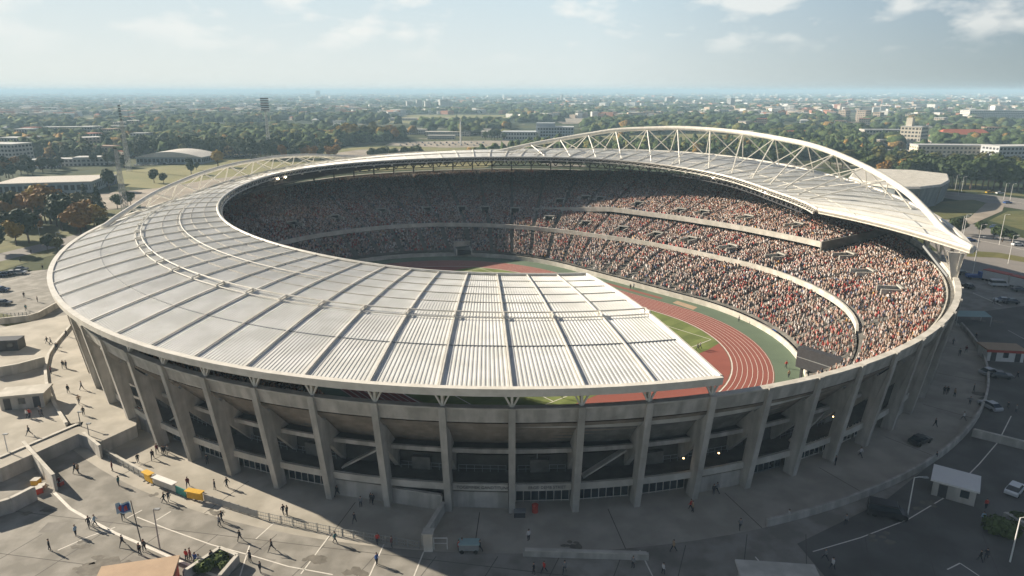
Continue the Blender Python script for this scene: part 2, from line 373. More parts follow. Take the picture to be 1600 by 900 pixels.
# stains, patches and drain covers of the forecourt
def stains():
    r_ = random.Random(3); mb = MB(); mb2 = MB()
    spots = [(165, 885, 3.0), (150, 880, 2.0), (60, 800, 2.2), (130, 850, 1.5), (330, 800, 1.4), (480, 870, 2.0), (250, 770, 1.2), (1520, 620, 2.5), (1450, 790, 2.2), (1380, 840, 2.0), (900, 850, 1.8), (560, 890, 1.6), (40, 470, 2.5), (1540, 500, 3)]
    for px, py, R_ in spots:
        c = G(px, py)
        for q in range(5):
            o = Vector((r_.uniform(-R_, R_), r_.uniform(-R_, R_)*.6, 0)); rr_ = R_*r_.uniform(.2, .6)
            mb.add([(c.x+o.x+rr_*r_.uniform(.6, 1.2)*math.cos(a*PI/6), c.y+o.y+rr_*.7*r_.uniform(.6, 1.2)*math.sin(a*PI/6), .0105+q*.0012) for a in range(12)], [tuple(range(12))])
    for i in range(16):
        c = G(r_.uniform(40, 640), r_.uniform(800, 895)); a = r_.uniform(-.5, .2); w, h = r_.uniform(1, 4), r_.uniform(.6, 1.6); Rm = Matrix.Rotation(a, 3, 'Z')
        if ((c.x/125)**2+((c.y-205)/133)**2) > 1: mb2.add([c+Rm @ Vector((x*w, y*h, .009)) for x, y in ((-1, -1), (1, -1), (1, 1), (-1, 1))], [(0, 1, 2, 3)])
    tag(mb.build('ground_stains', mat('oil_stain', (.16, .145, .12), .85, var=.3, scale=.8)), kind='structure')
    tag(mb2.build('tar_patches', mat('tar_patch', (.22, .205, .18), .9, var=.2, scale=.5)), kind='structure')
stains()
# raised deck on the left
DECK = 2.3
def build_deck():
    inner = [ell(t, 104, 112, 203) for t in [R(-d) for d in (30, 34, 38, 42, 46, 50, 54, 58, 62)]]
    front = [G(255, 655, DECK), G(213, 664, DECK), G(157, 690, DECK), G(122, 678, DECK), G(0, 732, DECK)]
    back = [G(115, 490, DECK), G(62, 500, DECK), G(0, 512, DECK)]
    pts = [front[1], front[2], front[3], front[4], (-200, 82), (-200, 165), back[2], back[1], back[0]] + [inner[i] for i in (8, 7, 6, 5, 4)]
    mb = MB(); mb.poly([(p[0], p[1]) for p in reversed(pts)], -.3, DECK, 1, 0)
    tag(mb.build('raised_deck', [M['paving'], M['concrete']]), kind='structure')
build_deck()

# ------------------------------------------------------------ stadium definition
NC = 76; DT = 2*PI/NC
def lerp_tab(x, tab):
    if x <= tab[0][0]: return tab[0][1]
    for (a, va), (b, vb) in zip(tab, tab[1:]):
        if x <= b:
            u = (x-a)/(b-a); u = u*u*(3-2*u) if False else u
            return va+(vb-va)*u
    return tab[-1][1]
def smooth_tab(tab, lo, hi, n=240, sig=6):
    xs = np.linspace(lo, hi, n); ys = np.interp(xs, [t[0] for t in tab], [t[1] for t in tab])
    k = np.exp(-.5*(np.arange(-3*sig, 3*sig+1)/sig)**2); k /= k.sum()
    yp = np.pad(ys, 3*sig, mode='edge'); ys2 = np.convolve(yp, k, 'valid'); return xs, ys2
# heights of the roof's outer edge by angle s going left round the bowl (0 = nearest)
ZO = smooth_tab([(-20, 20.8), (40, 20.9), (63, 21.6), (80, 22), (99, 22.3), (112, 24), (120, 25.2), (128, 27.2), (150, 30), (180, 31.2), (212, 32.3), (227, 32.6), (239, 31.6), (257, 29.6), (269, 27.8), (284, 25.6), (300, 24)], -20, 300)
def z_out(s): return float(np.interp(s, *ZO))
HOLE = [(16, 133, 22.2), (0, 133, 22.2), (-19, 134.7, 22.5), (-32, 139.5, 23), (-49, 148.5, 24), (-65, 162, 25), (-79, 182, 26), (-87, 204, 27), (-88.5, 225, 28), (-82, 248, 30), (-60, 268, 31), (-26, 276, 32), (0, 278, 32.2), (26, 277, 32), (51, 270, 31), (70, 252, 29.6), (80, 213, 28), (83, 182, 27)]
hs = []; hr = []; hz = []
for x, y, z in HOLE:
    s_ = math.degrees(math.atan2(-(x+3), 205-y)) 
    if s_ < -20: s_ += 360
    hs.append(s_); hr.append(math.hypot(x+3, y-205)); hz.append(z)
HR = smooth_tab(list(zip(hs, hr)), -20, 300, sig=4); HZ = smooth_tab(list(zip(hs, hz)), -20, 300, sig=6)
def hole(s):
    r = float(np.interp(s, *HR)); z = float(np.interp(s, *HZ)); a = R(s)
    return Vector((-3-r*math.sin(a), 205-r*math.cos(a), z))
RO_A, RO_B, RO_C = 114.6, 124.3, 205.5
def rim(s, z=None, off=0):
    a = R(s); return ell(-a, RO_A+off, RO_B+off, RO_C, z_out(s) if z is None else z)
def s_of(k): return k*360/NC
K0, K1 = -3, 63          # roof covers columns from K0 round the left to K1
def inner_s(k):
    """angle of the roof's inner edge for column k: lags at the far right end"""
    s = s_of(k)
    if k > 50: s = s_of(50)+(k-50)/(K1-50)*(285-s_of(50))
    return s
def roof_pt(k, u, lift=0):
    p = rim(s_of(k)); q = hole(inner_s(k)); v = p.lerp(q, u); v.z += 1.3*math.sin(PI*u)*(1 if k < 40 else .5)+lift; return v

# bowl: polar curves round CB
CB = Vector((0, 172)); AX = Vector((-.65, .76)).normalized(); C1 = Vector((9.6, 150.3)); TL = 49.0; C2 = C1+AX*TL
PV = Vector((AX.y, -AX.x))
def cap_sdf(p, r):
    d = p-C1; t = max(0, min(TL, d.dot(AX))); return (d-AX*t).length-r
def ray_capsule(ph, r):
    d = Vector((math.cos(ph), math.sin(ph))); lo, hi = 0, 160
    for _ in range(34):
        m_ = (lo+hi)/2
        if cap_sdf(CB+d*m_, r) < 0: lo = m_
        else: hi = m_
    return lo
def ray_ell(ph, a, b, cy):
    d = Vector((math.cos(ph), math.sin(ph))); lo, hi = 0, 260
    for _ in range(34):
        m_ = (lo+hi)/2; p = CB+d*m_
        if (p.x/a)**2+((p.y-cy)/b)**2 < 1: lo = m_
        else: hi = m_
    return lo
O1 = [(-180, 9), (-150, 8), (-90, 5.5), (-60, 5.5), (-45, 6), (-30, 9), (-14, 14), (0, 16), (14, 19), (50, 18), (80, 12.5), (115, 12), (132, 10), (150, 9), (180, 9)]
L2 = [(-20, 92), (11, 91), (24, 87.5), (40, 86), (57, 87), (70, 91), (83, 96), (100, 100)]
NPH = 360
PHI = [R(-180+i) for i in range(NPH)]
xo, yo = smooth_tab(O1, -180, 180, 361, 6); xl, yl = smooth_tab(L2, -20, 100, 121, 4)
RIN = []; R1 = []; RR = []; ZR = []; RAISE = []; R2 = []
for i, ph in enumerate(PHI):
    dg = -180+i
    rin = ray_capsule(ph, 55); rr = ray_ell(ph, 112.2, 121.9, 205.3)
    RIN.append(rin); R1.append(rin+float(np.interp(dg, xo, yo))); RR.append(rr)
    y = CB.y+rr*math.sin(ph); ZR.append(15.7+1.3*max(0, min(1, (y-95)/40))+max(0, min(1, (y-170)/130))*4.4)
    rz = 0 if dg < 12 or dg > 86 else (2.9 if dg < 66 else 2.9*(86-dg)/20)
    RAISE.append(rz); R2.append(float(np.interp(dg, xl, yl)))
def zseat(i, r):
    """height of the seating surface on ray i at radius r"""
    if r < R1[i]: 
        u = (r-RIN[i])/(R1[i]-RIN[i]); ztop = 8.4
        return 1.5+(ztop-1.5)*max(0, u)
    zl = Z1[i]; u = (r-R1[i])/(RR[i]-R1[i]); z = zl+(ZR[i]-zl)*min(1, u)
    if RAISE[i] > 0 and r >= R2[i]: z += RAISE[i]*(1-.35*(r-R2[i])/(RR[i]-R2[i]))
    return z
Z1 = []
for i in range(NPH):
    za = 8.4
    dg = -180+i
    gap = 1.1 if (-26 < dg < 176) else 0.0
    Z1.append(za+gap)
def pol(i, r, z):
    ph = PHI[i % NPH]; return Vector((CB.x+r*math.cos(ph), CB.y+r*math.sin(ph), z))

stadium = empty('stadium', (0, 205, 0), label='huge oval concrete stadium with a partly open white metal roof and packed stands', cat='stadium')
def part(mb, name, m, parent=None, **k):
    o = mb.build(name, m, None, **k)
    o.parent = parent or stadium
    o.matrix_parent_inverse = Matrix.Identity(4)
    if parent is None: o.location = Vector(o.location)-Vector((0, 205, 0))
    return o

# ---- seating tiers (stepped)
def tier(name, idx, rf0, rf1, zf, step=.9, m=None):
    mb = MB(); n = 60
    cols = []
    for i in idx:
        r0, r1 = rf0(i), rf1(i); row = []
        for j in range(n):
            ra = r0+(r1-r0)*j/n; rb = r0+(r1-r0)*(j+1)/n; z = zf(i, (ra+rb)/2)
            row.append(pol(i, ra, z)); row.append(pol(i, rb, z))
        cols.append(row)
    closed = len(idx) == NPH
    mb.grid(cols, closed=closed); mb.f = [f for f in mb.f]
    return part(mb, name, m or M['concrete_dark'])
ALL = list(range(NPH)); RA = [i for i in ALL if RAISE[i] > 0]
NR = [i for i in ALL]
tier('lower_tier', ALL, lambda i: RIN[i]+.4, lambda i: R1[i]-.1, lambda i, r: zseat(i, min(r, R1[i]-.05)))
def mid_end(i): return (R2[i]+4) if RAISE[i] > 0 else RR[i]
def zmid(i, r):
    zl = Z1[i]; return zl+(ZR[i]-zl)*min(1, (r-R1[i])/(RR[i]-R1[i]))
tier('middle_tier', ALL, lambda i: R1[i]+.25, mid_end, zmid)
tier('upper_tier', RA, lambda i: R2[i]+.25, lambda i: RR[i], lambda i, r: zseat(i, max(r, R2[i])))
# parapets of the tiers
def parapet(name, idx, rf, z0f, z1f, w=.35, m=None):
    mb = MB(); closed = len(idx) == NPH
    rows = [[pol(i, rf(i)-w/2, z0f(i)), pol(i, rf(i)-w/2, z1f(i)), pol(i, rf(i)+w/2, z1f(i)), pol(i, rf(i)+w/2, z0f(i)), pol(i, rf(i)-w/2, z0f(i))] for i in idx]
    mb.grid(rows, closed=closed); mb.f = [tuple(reversed(f)) for f in mb.f]
    return part(mb, name, m or M['concrete_pale'])
LG = [i for i in ALL if -26 <= -180+i <= 176]
parapet('arena_wall', ALL, lambda i: RIN[i], lambda i: 0, lambda i: 1.45, .35)
parapet('balcony_parapet', LG, lambda i: R1[i], lambda i: Z1[i]-.7, lambda i: Z1[i]+.75, .5)
parapet('upper_balcony_parapet', RA, lambda i: R2[i], lambda i: zseat(i, R2[i]+.1)-min(1.0, RAISE[i]), lambda i: zseat(i, R2[i]+.1)+.65, .5)
parapet('rim_kerb', ALL, lambda i: RR[i]-1.5, lambda i: zmid(i, RR[i]-1.7)-.3, lambda i: zmid(i, RR[i]-1.5)+.5, .25)
# side wall that closes the raised tier at the right
def side_wall():
    i = RA[0]; mb = MB(); n = 20; a = []; b = []
    for j in range(n+1):
        r = R2[i]-.4+(RR[i]-R2[i]+.4)*j/n
        a.append(pol(i, r, zmid(i, r)-.5)); b.append(pol(i, r, zseat(i, max(r, R2[i]+.01))+.8))
    ph = PHI[i]; off = Vector((math.sin(ph), -math.cos(ph), 0))*.5
    for j in range(n):
        vs = [a[j], a[j+1], b[j+1], b[j]]; vs2 = [v+off for v in vs]
        mb.add(vs+vs2, [(0, 1, 2, 3), (7, 6, 5, 4), (3, 2, 6, 7), (0, 4, 5, 1), (0, 3, 7, 4), (1, 5, 6, 2)])
    part(mb, 'tier_end_wall', M['concrete_dark'])
side_wall()
# vomitories
voms = []
def vomitory(px, py, w=3.4, h=2.2):
    # march the camera ray down to the seating surface
    best = None
    for z10 in range(10, 240):
        z = z10/10; p = G(px, py, z); d = Vector((p.x, p.y))-CB; r = d.length; i = int(round(math.degrees(math.atan2(d.y, d.x))+180)) % NPH
        if RIN[i] < r < RR[i]-1:
            e = abs(zseat(i, r)-z)
            if best is None or e < best[0]: best = (e, i, r, p)
    e, i, r, p = best; voms.append((p.x, p.y)); ph = PHI[i]; z = zseat(i, r)
    mb = MB(); Mr = Matrix.Rotation(ph, 3, 'Z'); o = (p.x, p.y, z)
    # walls both sides, roof slab at the back, dark opening facing the pitch
    for sgn in (-1, 1): mb.box(-3.2, sgn*w/2-.2, -1.2, 1.6, sgn*w/2+.2, 1.2, 0, Mr, 0, o)
    mb.box(1.6, -w/2-.2, -.5, 1.9, w/2+.2, h*.75, 0, Mr, 0, o); mb.box(.9, -w/2-.25, h*.75-.3, 2.0, w/2+.25, h*.75, 0, Mr, 0, o)
    mb.box(-3, -w/2+.2, -1.0, 1.55, w/2-.2, .12, 1, Mr, 0, o); mb.box(1.2, -w/2+.2, .1, 1.5, w/2-.2, 1.25, 1, Mr, 0, o)
    part(mb, 'vomitory', [M['concrete'], M['rubber']])
for v in [(459, 353), (525, 343), (598, 333), (668, 330), (722, 329), (758, 329), (875, 317), (915, 312), (938, 314), (805, 331), (858, 344), (915, 353), (972, 361), (1025, 370), (1078, 378), (1062, 333), (1098, 336), (1166, 344), (1243, 356), (1140, 390), (1215, 405), (1322, 403), (1352, 430), (1396, 457), (997, 322)]:
    vomitory(*v)
vomitory(723, 392, 5.5, 4.2)

# ---- crowd
def build_crowd():
    P = []
    aisles = set()
    def fill(i0, i1, rf0, rf1, zf):
        for i in range(i0, i1):
            ii = i % NPH; jj = (i+1) % NPH
            for _ in [0]:
                r0, r1 = rf0(ii), rf1(ii); nrow = max(1, int((r1-r0)/.8))
                for j in range(nrow):
                    r = r0+(j+.55)*(r1-r0)/nrow; z = zf(ii, r)
                    arc = r*R(1); ns = max(1, int(arc/.5))
                    for q in range(ns):
                        f = (q+.5+rng.uniform(-.25, .25))/ns
                        if rng.random() < .06: continue
                        adeg = (i+f) % 6.0
                        if min(adeg, 6-adeg)*R(1)*r < .62 and r < RR[ii]: continue
                        ph = R(-180+i+f); z2 = z
                        rj = r+rng.uniform(-.33, .33); x = CB.x+rj*math.cos(ph); y = CB.y+rj*math.sin(ph)
                        P.append((x, y, z2, ph))
    fill(0, NPH, lambda i: RIN[i]+.7, lambda i: R1[i]-.5, lambda i, r: zseat(i, r))
    vis = [i for i in ALL]
    fill(0, NPH, lambda i: R1[i]+.9, lambda i: (R2[i]+1.5 if RAISE[i] > 1 else RR[i]-1.9), zmid)
    for i in RA:
        fill(i, i+1, lambda i: R2[i]+.8, lambda i: RR[i]-2.2, lambda i, r: zseat(i, r))
    A = np.array(P)
    # leave the entrances and the near, hidden stand free
    keep = np.ones(len(A), bool)
    for vx, vy in voms: keep &= ((A[:, 0]-vx)**2+(A[:, 1]-vy)**2) > 2.3**2
    dn = (1-np.sqrt((A[:, 0]/113.2)**2+((A[:, 1]-205.5)/122.9)**2))*117; keep &= ~((A[:, 1] < 140) & (A[:, 2] < 16.2-1.07*dn) & (dn < 9.6))
    s = SCREEN
    keep &= ~((np.abs((A[:, 0]-s[0])*s[2]+(A[:, 1]-s[1])*s[3]) < s[4]) & (np.abs(-(A[:, 0]-s[0])*s[3]+(A[:, 1]-s[1])*s[2]) < s[5]))
    A = A[keep]; n = len(A)
    c = np.cos(A[:, 3]); sn = np.sin(A[:, 3])
    # torso (5 faces, tapered) and head (5 faces)
    def blk(w0, w1, d0, d1, z0, z1):
        return np.array([(-d0, -w0, z0), (d0, -w0, z0), (d0, w0, z0), (-d0, w0, z0), (-d1, -w1, z1), (d1, -w1, z1), (d1, w1, z1), (-d1, w1, z1)])/1.0
    T = np.vstack([blk(.20, .25, .22, .14, .2, .80), blk(.09, .11, .10, .11, .80, 1.06)])
    F = []
    for b in (0, 8): F += [(b+4, b+5, b+6, b+7), (b, b+1, b+5, b+4), (b+1, b+2, b+6, b+5), (b+2, b+3, b+7, b+6), (b+3, b, b+4, b+7)]
    F = np.array(F); sc = rng.uniform(.85, 1.15, n)
    X = A[:, 0, None]+(T[None, :, 0]*c[:, None]-T[None, :, 1]*sn[:, None])*sc[:, None]
    Y = A[:, 1, None]+(T[None, :, 0]*sn[:, None]+T[None, :, 1]*c[:, None])*sc[:, None]
    Z = A[:, 2, None]+T[None, :, 2]*sc[:, None]
    co = np.stack([X, Y, Z], -1).reshape(-1, 3); fa = (F[None]+(np.arange(n)*16)[:, None, None]).reshape(-1)
    me = bpy.data.meshes.new('crowd'); nf = n*10
    me.vertices.add(len(co)); me.vertices.foreach_set('co', co.ravel()); me.loops.add(nf*4); me.loops.foreach_set('vertex_index', fa)
    me.polygons.add(nf); me.polygons.foreach_set('loop_start', np.arange(nf)*4); me.polygons.foreach_set('loop_total', np.full(nf, 4))
    me.update()
    pal = np.array([(.52, .46, .43), (.48, .41, .37), (.42, .09, .08), (.34, .06, .055), (.46, .30, .27), (.36, .23, .18), (.05, .055, .08), (.03, .03, .035), (.10, .12, .2), (.42, .33, .26), (.30, .28, .27), (.44, .33, .29), (.62, .58, .56), (.15, .10, .09), (.55, .30, .1)])
    pr_ = np.array([9, 10, 3.5, 3, 9, 6, 6, 5, 3.5, 9, 5, 11, 6, 5, 1.]); pr_ /= pr_.sum()
    ci = rng.choice(len(pal), n, p=pr_)
    cl_ = np.sin(A[:, 0]*.31+2*np.sin(A[:, 1]*.17))+np.sin(A[:, 1]*.27+1.6*np.sin(A[:, 0]*.23)+1)
    sw = (cl_ > 1.0) & (rng.random(n) < .35); ci[sw] = rng.choice([2, 3, 4], sw.sum()); sw = (cl_ < -1.1) & (rng.random(n) < .35); ci[sw] = rng.choice([0, 1, 12, 9], sw.sum()); bc = pal[ci]*rng.uniform(.55, 1.05, (n, 1))
    hp = np.array([(.34, .2, .14), (.06, .04, .03), (.10, .06, .04), (.42, .27, .19), (.5, .46, .42)]); hc = hp[rng.integers(0, 5, n)]
    fc_ = np.ones((n, 16, 4)); fc_[:, :8, :3] = bc[:, None]; fc_[:, 8:, :3] = hc[:, None]
    at = me.color_attributes.new('Col', 'FLOAT_COLOR', 'POINT'); at.data.foreach_set('color', fc_.ravel())
    m = bpy.data.materials.new('crowd_clothes'); m.use_nodes = True; nt = m.node_tree; b = nt.nodes['Principled BSDF']; b.inputs['Roughness'].default_value = .9
    b.inputs['Specular IOR Level'].default_value = .1
    a = nt.nodes.new('ShaderNodeVertexColor'); a.layer_name = 'Col'; nt.links.new(a.outputs[0], b.inputs['Base Color'])
    me.materials.append(m)
    o = bpy.data.objects.new('crowd', me); COL.objects.link(o)
    tag(o, 'dense seated crowd in red, white and dark clothes filling the stadium stands', 'crowd', kind='stuff')
    print('crowd', n)
# video screen standing in the right stand
pA = G(1245, 582, 1.0); pB = G(1318, 569, 6.0)
scx, scy = (pA.x+pB.x)/2, (pA.y+pB.y)/2; dv = Vector((pB.x-pA.x, pB.y-pA.y)); sl = dv.length; dv.normalize()
SCREEN = (scx, scy, dv.x, dv.y, sl/2+.6, 2.6)
build_crowd()
def build_screen():
    e = empty('video_screen', (scx, scy, 0), math.atan2(dv.y, dv.x), label='dark unlit scoreboard box standing in the crowd at the right end of the track', cat='scoreboard')
    mb = MB(); mb.box(-sl/2, -.9, 2.6, sl/2, .9, 7.0); a = mb.build('case', M['dark_steel'], e)
    mb = MB(); mb.box(-sl/2+.25, .92, 2.85, sl/2-.25, 1.0, 6.75); mb.build('display', M['glass'], e)
    mb = MB(); mb.box(-sl/2+.1, -.96, 4.8, sl/2-.1, -.91, 4.95); mb.build('rail', M['grey_steel'], e)
    for x in (-sl/2+1, 0, sl/2-1):
        mb = MB(); mb.box(x-.2, -.3, 0, x+.2, .3, 2.6); mb.build('leg', M['dark_steel'], e)
    return e
build_screen()

# ---- track and pitch
def cap_pts(r, n=40, z=0, shrink=0):
    pts = []
    a0 = math.atan2(PV.y, PV.x)
    for k in range(n+1):   # bend round C1 goes from +PV to -PV through -AX
        a = a0-PI*k/n; pts.append(Vector((C1.x+r*math.cos(a), C1.y+r*math.sin(a), z)))
    for k in range(n+1):
        a = a0-PI-PI*k/n; pts.append(Vector((C2.x+r*math.cos(a), C2.y+r*math.sin(a), z)))
    return pts
def cap_band(name, r0, r1, z, m):
    mb = MB(); A_ = cap_pts(r0, z=z); B_ = cap_pts(r1, z=z); mb.grid([[a, b] for a, b in zip(A_, B_)], closed=True)
    return tag(mb.build(name, m), kind='structure')
def cap_fill(name, r, z, m):
    mb = MB(); p = cap_pts(r, z=z); mb.add(p, [tuple(reversed(range(len(p))))]); return tag(mb.build(name, m), kind='structure')
cap_fill('track_apron', 55.5, .016, M['apron'])
cap_band('running_track', 40.1, 48.9, .020, M['track'])
mb = MB()
for i in range(9):
    r = 40.3+i*1.05; A_ = cap_pts(r-.05 if i else r-.15, z=.025); B_ = cap_pts(r+.05 if i else r+.12, z=.025); mb.grid([[a, b] for a, b in zip(A_, B_)], closed=True)
tag(mb.build('lane_lines', M['line']), kind='structure')
def uv(u, v, z): p = AX*u+PV*v; return Vector((p.x, p.y, z))
u1 = C1.dot(AX); vc = C1.dot(PV); uA, uB = u1-21, u1+TL+21; vA, vB = vc-33, vc+33
p_ = G(1213, 521); e_ = empty('crash_mat', (p_.x-.5, p_.y-.3, .02), .5, label='bright blue crash mat against the arena wall at the right bend', cat='crash mat'); mb = MB(); mb.box(-1.4, -.8, 0, 1.4, .8, .9); mb.build('mat_body', M['blue'], e_); mb = MB(); mb.box(-1.42, -.82, .9, 1.42, .82, .98); mb.build('mat_cover', M['blue'], e_)
# red D areas at both ends
cap_fill('infield', 40.0, .020, M['track'])
def striped():
    m = bpy.data.materials.new('mown_grass'); m.use_nodes = True; nt = m.node_tree; N = nt.nodes.new; L = nt.links.new; b = nt.nodes['Principled BSDF']
    b.inputs['Roughness'].default_value = .95; tc = N('ShaderNodeTexCoord'); mp = N('ShaderNodeMapping'); mp.inputs['Rotation'].default_value = (0, 0, -math.atan2(AX.y, AX.x))
    L(tc.outputs['Object'], mp.inputs[0]); w = N('ShaderNodeTexWave'); w.inputs['Scale'].default_value = .045; w.bands_direction = 'X'; w.inputs['Distortion'].default_value = .3
    L(mp.outputs[0], w.inputs['Vector']); r = N('ShaderNodeValToRGB'); r.color_ramp.interpolation = 'EASE'; e = r.color_ramp.elements
    e[0].position = .45; e[0].color = (.115, .150, .030, 1); e[1].position = .55; e[1].color = (.15, .185, .045, 1); L(w.outputs[0], r.inputs[0])
    n = N('ShaderNodeTexNoise'); n.inputs['Scale'].default_value = .25; n.inputs['Detail'].default_value = 6; L(tc.outputs['Object'], n.inputs['Vector'])
    mx = N('ShaderNodeMix'); mx.data_type = 'RGBA'; mx.blend_type = 'OVERLAY'; mx.inputs[0].default_value = .5; L(r.outputs[0], mx.inputs[6]); L(n.outputs[0], mx.inputs[7])
    L(mx.outputs[2], b.inputs['Base Color']); return m
M['mown'] = striped()
def pitch_pts(u0, u1_, v0, v1, rmax, z):
    # rectangle clipped by the capsule
    pts = []
    for (ua, va, ub, vb) in ((u0, v0, u1_, v0), (u1_, v0, u1_, v1), (u1_, v1, u0, v1), (u0, v1, u0, v0)):
        for k in range(12):
            pts.append(Vector((ua+(ub-ua)*k/12, va+(vb-va)*k/12)))
    out = []
    for p in pts:
        q = AX*p.x+PV*p.y; d = q-C1; t = max(0, min(TL, d.dot(AX))); c = C1+AX*t; dd = q-c
        if dd.length > rmax: q = c+dd*(rmax/dd.length)
        out.append(Vector((q.x, q.y, z)))
    return out
pp = pitch_pts(uA-3.5, uB+3.5, vA-7, vB+7, 40.0, .026); mb = MB(); mb.add(pp, [tuple(range(len(pp)))]); tag(mb.build('pitch', M['mown']), kind='structure')
segs = [(uv(uA, vA, 0), uv(uB, vA, 0)), (uv(uB, vA, 0), uv(uB, vB, 0)), (uv(uB, vB, 0), uv(uA, vB, 0)), (uv(uA, vB, 0), uv(uA, vA, 0)), (uv((uA+uB)/2, vA, 0), uv((uA+uB)/2, vB, 0))]
for U, sg in ((uA, 1), (uB, -1)):
    for w, d in ((20, 15), (9, 5)):
        segs += [(uv(U, vc-w, 0), uv(U+sg*d, vc-w, 0)), (uv(U+sg*d, vc-w, 0), uv(U+sg*d, vc+w, 0)), (uv(U+sg*d, vc+w, 0), uv(U, vc+w, 0))]
cc = uv((uA+uB)/2, vc, 0)
for k in range(32): segs.append((cc+Vector((9*math.cos(k*PI/16), 9*math.sin(k*PI/16), 0)), cc+Vector((9*math.cos((k+1)*PI/16), 9*math.sin((k+1)*PI/16), 0))))
strips('pitch_lines', segs, .18, .032, M['line'])
for U, sg, lab in ((uA, -1, 'white football goal on the near end line of the pitch'), (uB, 1, 'white football goal on the far end line of the pitch')):
    g = empty('football_goal', uv(U, vc, 0.03), label=lab, cat='goal', group='football goals')
    mb = MB(); a = PV*3.66; b = AX*sg*1.6
    mb.tube([(a.x, a.y, 0), (a.x, a.y, 2.44), (-a.x, -a.y, 2.44), (-a.x, -a.y, 0)], .08, 6); mb.build('goal_frame', M['white'], g)
    mb = MB()
    for q in np.linspace(-1, 1, 13): mb.tube([(a.x*q, a.y*q, 2.44), (a.x*q+b.x, a.y*q+b.y, 0)], .02, 4)
    for q in np.linspace(.15, 1, 6): mb.tube([(a.x+b.x*q, a.y+b.y*q, 2.44*(1-q)), (-a.x+b.x*q, -a.y+b.y*q, 2.44*(1-q))], .02, 4)
    mb.build('net', M['white'], g)
# long jump runway and pit along the far straight, mats
mb = MB(); a = uv(u1+34, vc+51.4, .024); b = uv(u1+8, vc+51.6, .024); n_ = PV*.75; mb.add([a-n_.to_3d(), b-n_.to_3d(), b+n_.to_3d(), a+n_.to_3d()], [(0, 1, 2, 3)]); tag(mb.build('jump_runway', M['track']), kind='structure')
mb = MB(); a = G(1051, 473, .024); b = G(1058, 470, .024); c = G(1090, 480, .024); d = G(1083, 484, .024); mb.add([a, b, c, d], [(0, 1, 2, 3)]); tag(mb.build('sand_pit', M['tan']), kind='structure')

